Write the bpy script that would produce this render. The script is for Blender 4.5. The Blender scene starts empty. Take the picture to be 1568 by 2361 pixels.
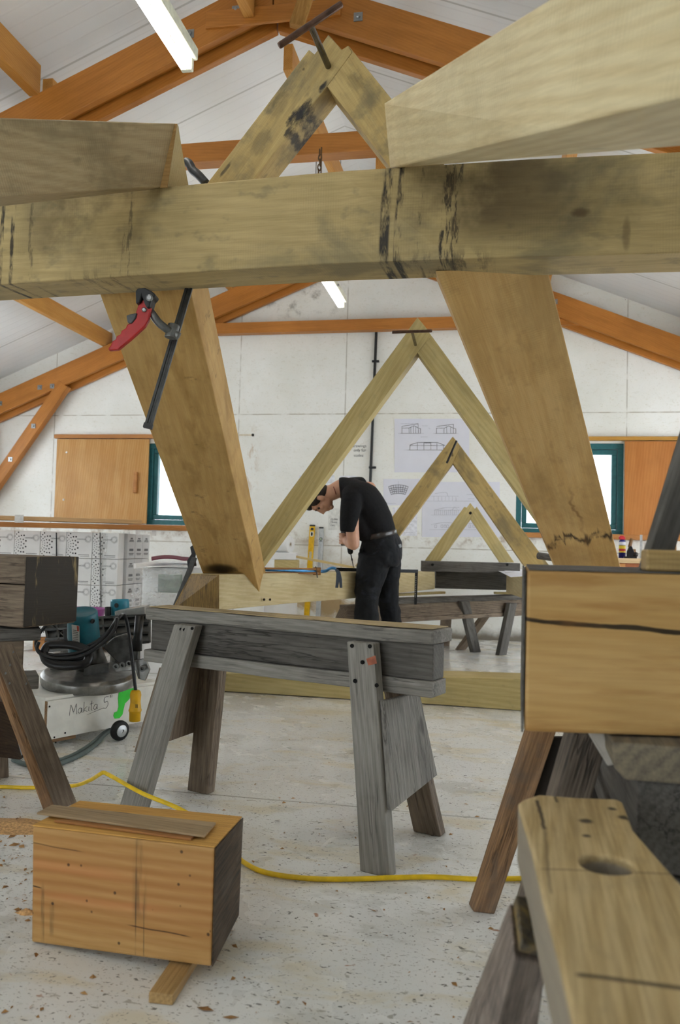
import bpy, bmesh, math, random
from mathutils import Vector, Matrix, noise as mnoise
random.seed(7)
SC = bpy.context.scene
COL = SC.collection
V = Vector
PI = math.pi
# ------------------------------------------------------------------ camera
FPX, EYE = 1850.0, 0.9
CAMR = (Matrix.Rotation(math.radians(10.95), 3, 'Z') @ Matrix.Rotation(math.radians(92.42), 3, 'X')
        @ Matrix.Rotation(math.radians(1.5), 3, 'Z'))
CAMP = V((0, 0, EYE))
def ray(x, y): return CAMR @ V(((x - 784) / FPX, -(y - 1180.5) / FPX, -1))
def P(x, y, d): return CAMP + ray(x, y) * d              # a point seen at (x, y), d metres deep
def G(x, y, z=0.0):                                      # ... lying at height z
    r = ray(x, y); return CAMP + r * ((z - EYE) / r.z)
def W(x, y, Y):                                          # ... lying on the cross plane Y
    r = ray(x, y); return CAMP + r * (Y / r.y)
VIEW = CAMR @ V((0, 0, -1))
FLAT = V((VIEW.x, VIEW.y, 0)).normalized()
SIDE = V((FLAT.y, -FLAT.x, 0))
UP = V((0, 0, 1))

cam = bpy.data.cameras.new('camera'); camo = bpy.data.objects.new('camera', cam); COL.objects.link(camo)
camo.matrix_world = Matrix.Translation(CAMP) @ CAMR.to_4x4()
cam.sensor_fit = 'VERTICAL'; cam.sensor_height = 36; cam.sensor_width = 24
cam.lens = FPX / 2361 * 36; cam.clip_start = 0.05; cam.clip_end = 200
cam.dof.use_dof = True; cam.dof.focus_distance = 3.0; cam.dof.aperture_fstop = 5.0
SC.camera = camo

# ------------------------------------------------------------------ objects
WM = {}
def tag(o, label=None, cat=None, group=None, kind=None):
    if label: o['label'] = label
    if cat: o['category'] = cat
    if group: o['group'] = group
    if kind: o['kind'] = kind
    return o
def place(o, M, parent=None):
    WM[o.name] = M.copy()
    COL.objects.link(o)
    if parent is not None:
        o.parent = parent; o.matrix_parent_inverse = Matrix.Identity(4)
        o.matrix_basis = WM[parent.name].inverted() @ M
    else:
        o.matrix_basis = M
    return o
def empty(name, loc, label=None, cat=None, group=None, kind=None, M=None):
    o = bpy.data.objects.new(name, None); o.empty_display_size = .1
    place(o, M if M is not None else Matrix.Translation(V(loc)))
    return tag(o, label, cat, group, kind)
def frame(o, x, z=UP):
    x = V(x).normalized(); z = V(z); y = z.cross(x)
    if y.length < 1e-6: y = V((0, 1, 0)).cross(x)
    y.normalize(); z = x.cross(y)
    m = Matrix((x, y, z)).transposed().to_4x4(); m.translation = V(o); return m
class MB:
    def __init__(s): s.v = []; s.f = []
    def add(s, vs, fs):
        n = len(s.v); s.v += [V(p) for p in vs]; s.f += [[i + n for i in f] for f in fs]; return s
    def box(s, c, sx, sy, sz, M=None):
        c = V(c); vs = [V((dx * sx / 2, dy * sy / 2, dz * sz / 2)) for dx in (-1, 1) for dy in (-1, 1) for dz in (-1, 1)]
        vs = [(M.to_3x3() @ p if M else p) + c for p in vs]
        return s.add(vs, [(0, 1, 3, 2), (4, 6, 7, 5), (0, 4, 5, 1), (2, 3, 7, 6), (0, 2, 6, 4), (1, 5, 7, 3)])
    def hexa(s, A, B):
        return s.add(list(A) + list(B), [(3, 2, 1, 0), (4, 5, 6, 7), (0, 1, 5, 4), (1, 2, 6, 5), (2, 3, 7, 6), (3, 0, 4, 7)])
    def bar(s, a, b, w, t, side=None):                    # box from a to b, w along side, t across
        a, b = V(a), V(b); x = (b - a).normalized()
        sd = V(side) if side is not None else (UP if abs(x.z) < .9 else V((1, 0, 0)))
        sd = (sd - x * sd.dot(x)).normalized(); n = x.cross(sd)
        A = [a + sd * i * w / 2 + n * j * t / 2 for i, j in ((-1, -1), (1, -1), (1, 1), (-1, 1))]
        return s.hexa(A, [p + (b - a) for p in A])
    def prism(s, poly, off):
        n = len(poly); poly = [V(p) for p in poly]; off = V(off)
        return s.add(poly + [p + off for p in poly], [list(range(n)), list(range(2 * n - 1, n - 1, -1))] +
                     [(i, (i + 1) % n, (i + 1) % n + n, i + n) for i in range(n)])
    def quad(s, a, b, c, d): return s.add([a, b, c, d], [(0, 1, 2, 3)])
    def tube(s, pts, r, n=10, caps=True, sx=1, up=None):
        pts = [V(p) for p in pts]; m = len(pts); rs = r if isinstance(r, (list, tuple)) else [r] * m
        prev = None; vs = []
        for i in range(m):
            t = (pts[min(i + 1, m - 1)] - pts[max(i - 1, 0)]).normalized()
            if prev is None:
                a = V(up) if up is not None else (UP if abs(t.z) < .9 else V((1, 0, 0)))
            else: a = prev
            a = (a - t * a.dot(t)).normalized(); prev = a; b = t.cross(a)
            R = rs[i] if isinstance(rs[i], (list, tuple)) else (rs[i], rs[i] * sx)
            for k in range(n):
                q = 2 * PI * k / n; vs.append(pts[i] + a * math.cos(q) * R[0] + b * math.sin(q) * R[1])
        fs = [(i * n + k, i * n + (k + 1) % n, (i + 1) * n + (k + 1) % n, (i + 1) * n + k) for i in range(m - 1) for k in range(n)]
        if caps: fs += [list(range(n - 1, -1, -1)), list(range((m - 1) * n, m * n))]
        return s.add(vs, fs)
    def lathe(s, prof, o=(0, 0, 0), ax=UP, n=32):         # prof: (r, h) along ax
        ax = V(ax).normalized(); a = ax.orthogonal().normalized(); b = ax.cross(a); o = V(o)
        vs = [o + ax * hh + (a * math.cos(2 * PI * k / n) + b * math.sin(2 * PI * k / n)) * max(rr, 1e-5) for rr, hh in prof for k in range(n)]
        m = len(prof)
        fs = [(i * n + k, i * n + (k + 1) % n, (i + 1) * n + (k + 1) % n, (i + 1) * n + k) for i in range(m - 1) for k in range(n)]
        fs += [list(range(n - 1, -1, -1)), list(range((m - 1) * n, m * n))]
        return s.add(vs, fs)
    def ball(s, c, rx, ry=None, rz=None, M=None, nu=16, nv=10):
        ry = ry or rx; rz = rz or rx; c = V(c); vs = []; R = M.to_3x3() if M else Matrix.Identity(3)
        for i in range(nv + 1):
            t = PI * i / nv
            for k in range(nu):
                q = 2 * PI * k / nu
                vs.append(c + R @ V((rx * math.sin(t) * math.cos(q), ry * math.sin(t) * math.sin(q), rz * math.cos(t))))
        fs = [(i * nu + k, (i + 1) * nu + k, (i + 1) * nu + (k + 1) % nu, i * nu + (k + 1) % nu) for i in range(nv) for k in range(nu)]
        return s.add(vs, fs)
    def build(s, name, mat, parent=None, M=None, bevel=0, smooth=False, seg=2, weld=True, subdiv=0, wob=0.0):
        if M is None:
            M = Matrix.Translation(sum(s.v, V()) / max(1, len(s.v)))
        me = bpy.data.meshes.new(name); inv = M.inverted()
        bm = bmesh.new(); vv = [bm.verts.new(inv @ p) for p in s.v]
        for f in s.f:
            try: bm.faces.new([vv[i] for i in f])
            except ValueError: pass
        if weld: bmesh.ops.remove_doubles(bm, verts=bm.verts[:], dist=1e-5)
        bmesh.ops.recalc_face_normals(bm, faces=bm.faces[:])
        if subdiv:
            bmesh.ops.subdivide_edges(bm, edges=[e for e in bm.edges if e.calc_length() > .12], cuts=subdiv, use_grid_fill=True)
        if wob:
            for v in bm.verts:
                p = M @ v.co
                v.co += V((mnoise.noise(p * 6), mnoise.noise(p * 6 + V((9, 2, 1))), mnoise.noise(p * 6 + V((3, 7, 5))))) * wob
        bm.to_mesh(me); bm.free()
        if smooth:
            for p in me.polygons: p.use_smooth = True
        me.materials.append(mat)
        o = bpy.data.objects.new(name, me); place(o, M, parent)
        if bevel:
            b = o.modifiers.new('bevel', 'BEVEL'); b.width = bevel; b.segments = seg; b.limit_method = 'ANGLE'; b.angle_limit = .6
        return o
def xframe(a, b, z=UP): return frame((V(a) + V(b)) / 2, V(b) - V(a), z)
def remesh(o, vox, it=4, fac=.5):
    m = o.modifiers.new('skin', 'REMESH'); m.mode = 'VOXEL'; m.voxel_size = vox; m.use_smooth_shade = True
    k = o.modifiers.new('soft', 'SMOOTH'); k.factor = fac; k.iterations = it
    return o

# ------------------------------------------------------------------ materials
class NB:
    def __init__(s, name):
        s.m = bpy.data.materials.new(name); s.m.use_nodes = True; s.nt = s.m.node_tree; s.nt.nodes.clear()
        s.out = s.nt.nodes.new('ShaderNodeOutputMaterial')
    def put(s, sock, v):
        if isinstance(v, bpy.types.NodeSocket): s.nt.links.new(v, sock)
        elif v is not None:
            if isinstance(v, (tuple, list)) and len(v) == 3 and sock.type == 'RGBA': v = (*v, 1)
            sock.default_value = v
    def n(s, t, ins={}, **kw):
        nd = s.nt.nodes.new('ShaderNode' + t)
        for k, v in kw.items(): setattr(nd, k, v)
        for k, v in ins.items(): s.put(nd.inputs[k], v)
        return nd
    def ma(s, op, a, b=None, c=None, clamp=False):
        nd = s.n('Math', operation=op); nd.use_clamp = clamp
        for i, v in enumerate((a, b, c)):
            if v is not None: s.put(nd.inputs[i], v)
        return nd.outputs[0]
    def mix(s, f, a, b, mode='MIX'):
        nd = s.n('Mix', data_type='RGBA', blend_type=mode); nd.clamp_factor = True
        s.put(nd.inputs[0], f); s.put(nd.inputs[6], a); s.put(nd.inputs[7], b); return nd.outputs[2]
    def ss(s, x, a, b):                                    # smoothstep a..b
        nd = s.n('MapRange', interpolation_type='SMOOTHSTEP'); s.put(nd.inputs[0], x)
        nd.inputs[1].default_value = a; nd.inputs[2].default_value = b; return nd.outputs[0]
    def noise(s, vec, sc, det=3, ro=.55, dist=0):
        return s.n('TexNoise', {'Vector': vec, 'Scale': sc, 'Detail': det, 'Roughness': ro, 'Distortion': dist}).outputs[0]
    def mapv(s, vec, scale, loc=(0, 0, 0)):
        return s.n('Mapping', {'Vector': vec, 'Scale': scale, 'Location': loc}).outputs[0]
    def xyz(s, vec):
        nd = s.n('SeparateXYZ', {0: vec}); return nd.outputs
    def obj(s, rnd=True):
        tc = s.n('TexCoord').outputs['Object']
        if not rnd: return tc
        r = s.n('ObjectInfo').outputs['Random']
        r = s.ma('MULTIPLY', r, 31.0)
        return s.n('VectorMath', {0: tc, 1: s.n('CombineXYZ', {0: r, 1: s.ma('MULTIPLY', r, .37), 2: s.ma('MULTIPLY', r, .71)}).outputs[0]}, operation='ADD').outputs[0]
    def bsdf(s, col, rough=.6, metal=0, spec=.4, bump=None, bs=.2, bd=.002, **ins):
        b = s.n('BsdfPrincipled', {'Base Color': col, 'Roughness': rough, 'Metallic': metal, 'Specular IOR Level': spec})
        for k, v in ins.items(): s.put(b.inputs[k], v)
        if bump is not None:
            s.put(b.inputs['Normal'], s.n('Bump', {'Height': bump, 'Strength': bs, 'Distance': bd}).outputs[0])
        s.nt.links.new(b.outputs[0], s.out.inputs[0]); return s.m
def rgb(h):                                               # sRGB hex to linear
    h = h.lstrip('#'); c = [int(h[i:i + 2], 16) / 255 for i in (0, 2, 4)]
    return tuple(x / 12.92 if x <= .04045 else ((x + .055) / 1.055) ** 2.4 for x in c)
def plain(name, hexc, rough=.5, metal=0, spec=.4, var=.12, sc=30, **k):
    b = NB(name); c = rgb(hexc); v = b.obj()
    f = b.noise(v, sc, 4)
    col = b.mix(b.ss(f, .3, .7), tuple(x * (1 - var) for x in c), tuple(min(1, x * (1 + var)) for x in c))
    return b.bsdf(col, rough, metal, spec, bump=f, bs=.05, **k)
def wood(name, light, dark, fine=.25, rings=.5, rs=10, stain=None, sa=.0, ssc=3.0, saw=0.0, sawsc=45, rough=.62,
         knots=0.0, bump=.25, marks=None, gl=(.9, 11, 11), crack=0.0, spots=0.0, spec=.3):
    b = NB(name); v = b.obj(); raw = b.obj(False)
    light, dark = rgb(light), rgb(dark)
    warp = b.noise(b.mapv(v, (1.2, 2.5, 2.5)), 2.0, 3, .5, .6)
    g = b.noise(b.mapv(v, gl), 1.4, 5, .6, .5)
    wv = b.n('TexWave', {'Vector': b.mapv(v, (.45, 4.5, 4.5)), 'Scale': rs, 'Distortion': 5.5, 'Detail': 3, 'Detail Scale': .8, 'Detail Roughness': .6},
             wave_type='BANDS', bands_direction='DIAGONAL').outputs['Fac']
    t = b.ma('ADD', b.ma('MULTIPLY', g, 1.0), b.ma('MULTIPLY', b.ma('SUBTRACT', wv, .5), rings * .35))
    t = b.ma('ADD', t, b.ma('MULTIPLY', b.ma('SUBTRACT', warp, .5), .35))
    col = b.mix(b.ss(t, .28, .72), dark, light)
    blot = b.noise(v, 3.2, 4, .6); col = b.mix(b.ma('MULTIPLY', b.ss(blot, .35, .75), .35), col, tuple(x * .72 for x in dark))
    fib = b.noise(b.mapv(v, (6, 190, 190)), 1.0, 4, .7)
    col = b.mix(fine, col, b.mix(b.ss(fib, .3, .7), tuple(x * .62 for x in dark), tuple(min(1, x * 1.15) for x in light)))
    h = b.ma('MULTIPLY', fib, .6)
    if saw:
        sv = b.n('TexWave', {'Vector': v, 'Scale': sawsc, 'Distortion': 2.2, 'Detail': 3, 'Detail Scale': 2.5}, wave_type='BANDS', bands_direction='X').outputs['Fac']
        brk = b.ss(b.noise(v, 5, 2), .35, .7)
        s_ = b.ma('MULTIPLY', b.ma('MULTIPLY', sv, brk), saw)
        col = b.mix(s_, col, tuple(x * .55 for x in dark)); h = b.ma('SUBTRACT', h, s_)
    if stain:
        st = b.noise(b.mapv(v, (1, 1.5, 1.5)), ssc, 5, .62, .4)
        stm = b.ma('MULTIPLY', b.ss(st, .5, .68), sa)
        st2 = b.ss(b.noise(b.mapv(v, (1.0, 1.6, 1.6)), ssc * 5, 3, .6), .56, .72)
        stm = b.ma('MAXIMUM', stm, b.ma('MULTIPLY', st2, sa * .7))
        col = b.mix(stm, col, rgb(stain))
    if knots:
        vo = b.n('TexVoronoi', {'Vector': b.mapv(v, (1.3, 3.0, 3.0)), 'Scale': 1.5, 'Randomness': 1}).outputs['Distance']
        k = b.ma('SUBTRACT', 1.0, b.ss(vo, .03, .085))
        col = b.mix(b.ma('MULTIPLY', k, knots), col, tuple(x * .3 for x in dark))
    if spots:
        vo = b.n('TexVoronoi', {'Vector': b.mapv(v, (1, 1, 1)), 'Scale': 22, 'Randomness': 1}).outputs['Distance']
        k = b.ma('SUBTRACT', 1.0, b.ss(vo, .06, .13))
        col = b.mix(b.ma('MULTIPLY', k, spots), col, (.015, .014, .013))
    if crack:
        cn = b.noise(b.mapv(v, (1.6, 26, 26)), 1.0, 4, .6)
        ck = b.ma('SUBTRACT', 1.0, b.ss(b.ma('ABSOLUTE', b.ma('SUBTRACT', cn, .5)), .004, .022))
        ck = b.ma('MULTIPLY', ck, b.ss(b.noise(v, 4, 2), .45, .6))
        col = b.mix(b.ma('MULTIPLY', ck, crack), col, (.012, .011, .010)); h = b.ma('SUBTRACT', h, ck)
    if marks: col = marks(b, raw, col)
    return b.bsdf(col, rough, 0, spec, bump=h, bs=bump, bd=.003)
def band(b, coord, c, w, soft=.3):                        # 1 inside |coord-c|<w/2
    return b.ma('SUBTRACT', 1.0, b.ss(b.ma('ABSOLUTE', b.ma('SUBTRACT', coord, c)), w / 2 * (1 - soft), w / 2 * (1 + soft)))
def mul(b, *a):
    r = a[0]
    for x in a[1:]: r = b.ma('MULTIPLY', r, x)
    return r
# ------------------------------------------------------------------ the room
D = 8.19; RX = -1.305; XL, XR = -5.78, 3.17; YB = -3.6; SL = .407; ZR = 4.44
I4 = Matrix.Identity(4)
def zc(x): return ZR - SL * abs(x - RX)

def wall_mat():
    b = NB('painted_board'); v = b.obj(False); x, y, z = b.xyz(v)
    base = b.mix(b.ss(b.noise(v, 1.1, 4), .3, .75), rgb('e5e5de'), rgb('f3f4f1'))
    fl = b.noise(b.mapv(v, (26, 26, 60)), 1.0, 4, .7, 1.5)
    base = b.mix(b.ma('MULTIPLY', b.ss(fl, .56, .68), .33), base, rgb('b3a98a'))
    sp = b.noise(v, 42, 3, .6); base = b.mix(b.ma('MULTIPLY', b.ss(sp, .70, .76), .8), base, rgb('8a7c60'))
    # board joints
    col = base
    jn = b.ss(b.noise(v, 7, 3), .3, .55)
    for px, py, ax in ((553, 900, 0), (797, 900, 0), (1446, 900, 0), (129, 900, 0)):
        c = W(px, py, D).x; col = b.mix(mul(b, band(b, x, c, .012), jn, .45), col, rgb('7d7257'))
    for px, py in ((680, 955), (720, 1257)):
        c = W(px, py, D).z; col = b.mix(mul(b, band(b, z, c, .010), jn, .55), col, rgb('7d6a45'))
    # brown water stains low on the wall and soot under the tie beam
    st = b.ss(b.noise(b.mapv(v, (1.3, 1, 2.2)), 2.2, 5, .65, .5), .42, .62)
    lowz = b.ma('SUBTRACT', 1.0, b.ss(z, .35, 1.05))
    pat = mul(b, st, lowz, b.ma('SUBTRACT', 1.0, b.ss(b.ma('ABSOLUTE', b.ma('SUBTRACT', x, W(740, 1380, D).x)), .25, .75)))
    col = b.mix(b.ma('MULTIPLY', pat, .8), col, rgb('a8853f'))
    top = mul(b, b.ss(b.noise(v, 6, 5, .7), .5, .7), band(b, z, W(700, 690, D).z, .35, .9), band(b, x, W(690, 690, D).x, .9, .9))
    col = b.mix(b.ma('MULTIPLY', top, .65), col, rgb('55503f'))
    ru = mul(b, b.ss(b.noise(b.mapv(v, (3, 1, 1.2)), 3, 4, .6, .8), .5, .62), band(b, x, W(565, 1060, D).x, .22, .8), band(b, z, W(565, 1060, D).z, .55, .8))
    col = b.mix(b.ma('MULTIPLY', ru, .8), col, rgb('b08a52'))
    sk = b.ma('SUBTRACT', 1.0, b.ss(b.ma('ADD', z, b.ma('MULTIPLY', b.noise(v, 6, 4), .16)), .10, .22))
    col = b.mix(b.ma('MULTIPLY', sk, .85), col, rgb('5a4d38'))
    wn = mul(b, band(b, z, 1.0, .16, .9), b.ss(b.noise(v, 5, 5, .7), .47, .66)); col = b.mix(b.ma('MULTIPLY', wn, .6), col, rgb('8a6b43'))
    return b.bsdf(col, .8, 0, .2, bump=fl, bs=.15)
M_WALL = wall_mat()

def floor_mat():
    b = NB('dusty_concrete'); v = b.obj(False)
    n1 = b.noise(v, .9, 5, .6, .3)
    base = b.mix(b.ss(n1, .3, .7), rgb('dcdcd7'), rgb('ebebe8'))
    n2 = b.noise(b.mapv(v, (1, 2.2, 1)), 2.6, 5, .62, .4)
    base = b.mix(b.ma('MULTIPLY', b.ss(n2, .5, .66), .55), base, rgb('d6c8a4'))
    gp = b.ss(b.noise(b.mapv(v, (1.2, 2, 1), (5, 3, 0)), 2.1, 5, .62), .56, .63)
    base = b.mix(b.ma('MULTIPLY', gp, .45), base, rgb('b3b2a9'))
    for sc, th, amt, c in ((30, .665, .6, '8b8574'), (60, .655, .85, '45423a'), (110, .64, .7, '6b5d48'), (20, .72, .8, 'a0683f'), (14, .70, .45, 'a9a494')):
        s_ = b.noise(b.mapv(v, (1, 1.7, 1), (sc, 1, 2)), sc, 2, .5, .8)
        base = b.mix(b.ma('MULTIPLY', b.ss(s_, th, th + .05), amt), base, rgb(c))
    x, y, z = b.xyz(v)
    jl = b.ma('ADD', y, b.ma('MULTIPLY', b.noise(v, 1.2, 2), .06))
    base = b.mix(mul(b, band(b, jl, G(560, 1838).y + .03, .012), .5), base, rgb('6f6a58'))
    rg = b.ss(b.noise(v, 1.7, 4, .6), .35, .65)
    r = b.ma('ADD', .13, b.ma('MULTIPLY', rg, .26)); r = b.ma('ADD', r, b.ma('MULTIPLY', gp, .08))
    bm_ = b.noise(v, 55, 4, .6)
    return b.bsdf(base, r, 0, .45, bump=bm_, bs=.12, bd=.002)
M_FLOOR = floor_mat()

def ceil_mat():
    b = NB('white_roof_panel'); v = b.obj(False); x, y, z = b.xyz(v)
    base = b.mix(b.ss(b.noise(v, .7, 3), .3, .7), rgb('d9dadb'), rgb('e6e7e7'))
    fr = b.ma('FRACT', b.ma('MULTIPLY', y, 1 / .1))
    rib = b.ma('SUBTRACT', 1.0, b.ss(b.ma('ABSOLUTE', b.ma('SUBTRACT', fr, .5)), .02, .10))
    base = b.mix(b.ma('MULTIPLY', rib, .10), base, rgb('b0b0ae'))
    fr2 = b.ma('FRACT', b.ma('MULTIPLY', y, 1.0))
    seam = b.ma('SUBTRACT', 1.0, b.ss(b.ma('ABSOLUTE', b.ma('SUBTRACT', fr2, .5)), .004, .012))
    base = b.mix(b.ma('MULTIPLY', seam, .5), base, rgb('85857f'))
    return b.bsdf(base, .45, 0, .35, bump=rib, bs=.25, bd=.004)
M_CEIL = ceil_mat()
M_TEAL = plain('teal_paint', '2c676c', .4)
M_FRAMEW = wood('glulam_orange', 'c07e38', 'a76a29', fine=.12, rings=.3, rs=8, stain='8f5a22', sa=.2, rough=.45, spec=.35)
M_PURL = wood('purlin_pine', 'cf9a52', 'bb8038', fine=.2, rings=.5, rough=.5, knots=.5)
M_PLYP = wood('shutter_ply', 'c79a5c', 'b5803f', fine=.08, rings=.55, rs=5, gl=(.5, 5, 5), rough=.4, bump=.05)
M_PLYR = wood('shutter_ply_red', 'bf7f43', 'ad6c33', fine=.08, rings=.4, rs=5, gl=(.5, 7, 7), rough=.4, bump=.05)
M_TRIM = wood('trim_pine', 'c58b52', 'a86e3a', fine=.2, rough=.55)
M_STEEL = plain('zinc', '9a9c9c', .35, .9)
def solid(name, verts, faces, mat, kind='structure', bevel=0):
    o = MB().add(verts, faces).build(name, mat, None, I4, bevel); return tag(o, kind=kind)
# floor
fl = MB().box((0, (YB + 9.5) / 2 - .5, -.05), 12, 9.5 - YB + 3, .1).build('floor', M_FLOOR, None, I4); tag(fl, kind='structure')
# far wall with its two window holes
H1 = (W(338, 1100, D).x, W(492, 1100, D).x, W(380, 1210, D).z, W(360, 1022, D).z)
H2 = (W(1190, 1150, D).x, W(1438, 1150, D).x, W(1300, 1232, D).z, W(1400, 1022, D).z)
T = .22
wb = MB()
xs = [XL - .2, H1[0], H1[1], RX, H2[0], H2[1], XR + .2]
def wpoly(x0, x1, z0, z1):
    t0 = z1 if z1 is not None else zc(x0) + .05; t1 = z1 if z1 is not None else zc(x1) + .05
    wb.prism([(x0, D, z0), (x1, D, z0), (x1, D, t1), (x0, D, t0)], (0, T, 0))
for i in range(len(xs) - 1):
    a, c = xs[i], xs[i + 1]
    h = {H1[0]: H1, H2[0]: H2}.get(a)
    if h: wpoly(a, c, -.05, h[2]); wpoly(a, c, h[3], None)
    else: wpoly(a, c, -.05, None)
tag(wb.build('wall_back', M_WALL, None, I4, weld=False), kind='structure')
# side walls and the rear wall with its wide open door (behind the photographer)
# (unseen openings added to light the far end: a wide door and a long window)
OPR = (3.3, 7.5, -.05, 2.3); OPL = (4.2, 7.4, 1.0, 2.15)
def side_wall(nm, x0, x1, op):
    m = MB(); xm = (x0 + x1) / 2; zt_ = zc(x0 if abs(x0) < abs(x1) else x1) + .12
    for y0, y1, z0, z1 in ((YB, op[0], -.05, zt_), (op[1], D, -.05, zt_), (op[0], op[1], op[3], zt_)) + (((op[0], op[1], -.05, op[2]),) if op[2] > 0 else ()):
        m.box((xm, (y0 + y1) / 2, (z0 + z1) / 2), abs(x1 - x0), y1 - y0, z1 - z0)
    tag(m.build(nm, M_WALL, None, I4, weld=False), kind='structure')
side_wall('wall_left', XL - .2, XL, OPL); side_wall('wall_right', XR, XR + .2, OPR)
ox0, ox1, oz = -4.9, -1.35, 2.4
rw = MB()
for x0, x1, z0, z1 in ((XL - .2, ox0, -.05, None), (ox0, ox1, oz, None), (ox1, RX, -.05, None), (RX, XR + .2, -.05, None)):
    rw.prism([(x0, YB, z0), (x1, YB, z0), (x1, YB, zc(x1) + .05), (x0, YB, zc(x0) + .05)], (0, -.2, 0))
tag(rw.build('wall_front', M_WALL, None, I4, weld=False), kind='structure')
# roof lining, two slopes
def slope(x0, x1):
    return [(x0, YB - .2, zc(x0)), (x1, YB - .2, zc(x1)), (x1, D + .2, zc(x1)), (x0, D + .2, zc(x0))]
c = MB().prism(slope(XL - .3, RX), (0, 0, .12)).prism(slope(RX, XR + .3), (0, 0, .12))
tag(c.build('ceiling', M_CEIL, None, I4, weld=False), kind='structure')

# windows: teal frame > casement, glass
def glass_mat():
    b = NB('window_glass')
    t = b.n('BsdfTransparent', {'Color': (.96, .98, .98, 1)}); g = b.n('BsdfGlossy', {'Color': (1, 1, 1, 1), 'Roughness': .02})
    f = b.n('Fresnel', {'IOR': 1.45}); m = b.n('MixShader', {0: f.outputs[0], 1: t.outputs[0], 2: g.outputs[0]})
    b.nt.links.new(m.outputs[0], b.out.inputs[0]); return b.m
M_GLASS = glass_mat()
def ring(mb, x0, x1, z0, z1, w, y0, y1):
    for a, c_, e, g in ((x0, x1, z0, z0 + w), (x0, x1, z1 - w, z1), (x0, x0 + w, z0 + w, z1 - w), (x1 - w, x1, z0 + w, z1 - w)):
        mb.box(((a + c_) / 2, (y0 + y1) / 2, (e + g) / 2), c_ - a, y1 - y0, g - e)
for k, h in ((1, H1), (2, H2)):
    wn = MB(); ring(wn, h[0], h[1], h[2], h[3], .055, D + .03, D + .13)
    wo = wn.build('window_%d' % k, M_TEAL, None, I4, .004, weld=False); tag(wo, kind='structure')
    ca = MB(); ring(ca, h[0] + .058, h[1] - .058, h[2] + .058, h[3] - .058, .05, D + .05, D + .12)
    ca.build('casement', M_TEAL, wo, I4, .006, weld=False)
    gl = MB().box(((h[0] + h[1]) / 2, D + .085, (h[2] + h[3]) / 2), h[1] - h[0] - .2, .006, h[3] - h[2] - .2)
    gl.build('glass', M_GLASS, wo, I4)
# trims: sill boards, header rails, floor edge
def trim(n, px0, px1, py0, py1, dep, mat=None, y1=D):
    a, c_ = W(px0, (py0 + py1) / 2, y1), W(px1, (py0 + py1) / 2, y1); zz0, zz1 = W((px0 + px1) / 2, py1, y1).z, W((px0 + px1) / 2, py0, y1).z
    o = MB().box(((a.x + c_.x) / 2, D - dep / 2, (zz0 + zz1) / 2), c_.x - a.x, dep, zz1 - zz0).build('trim_%d' % n, mat or M_TRIM, None, None, .004)
    return tag(o, kind='structure')
trim(1, 131, 500, 1003, 1012, .06); trim(2, 1180, 1720, 1008, 1017, .06, wood('rail_pine', 'c99a4a', 'b27e33', rough=.5))
trim(3, 300, 560, 1212, 1223, .05); trim(4, 1188, 1720, 1233, 1245, .05)
# sliding shutters
def shutter(x0, x1, y0, y1, mat, label, handle=None, bolts=()):
    a, b_ = W(x0, (y0 + y1) / 2, D - .05), W(x1, (y0 + y1) / 2, D - .05)
    z1, z0 = W((x0 + x1) / 2, y0, D - .05).z, W((x0 + x1) / 2, y1, D - .05).z
    e = empty('sliding_shutter', ((a.x + b_.x) / 2, D - .03, z0), label, 'shutter', 'sliding window shutters')
    Mf = Matrix.Translation(((a.x + b_.x) / 2, D - .035, (z0 + z1) / 2)) @ Matrix.Rotation(-PI / 2, 4, 'Y')
    MB().box(((a.x + b_.x) / 2, D - .035, (z0 + z1) / 2), b_.x - a.x, .018, z1 - z0).build('panel', mat, e, Mf, .002)
    if handle:
        q = W(handle[0], (handle[1] + handle[2]) / 2, D - .05); hz = W(handle[0], handle[1], D - .05).z - W(handle[0], handle[2], D - .05).z
        MB().box((q.x, D - .058, q.z), .042, .028, hz).build('handle', M_TRIM, e, None, .008)
    for bx, by in bolts:
        q = W(bx, by, D - .05); MB().lathe([(.011, 0), (.011, .004), (.006, .007)], (q.x, D - .044, q.z), (0, -1, 0), 12).build('bolt_cover', plain('white_cap', 'e8e6e0'), e)
    return e
shutter(127, 340, 1012, 1205, M_PLYP, 'pale plywood sliding shutter with an upright handle and white bolt caps, half over a window', (313, 1088, 1137), ((153, 1043), (146, 1152)))
shutter(1440, 1700, 1017, 1236, M_PLYR, 'reddish plywood sliding shutter above the workbench, behind the slanted grey post')

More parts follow.
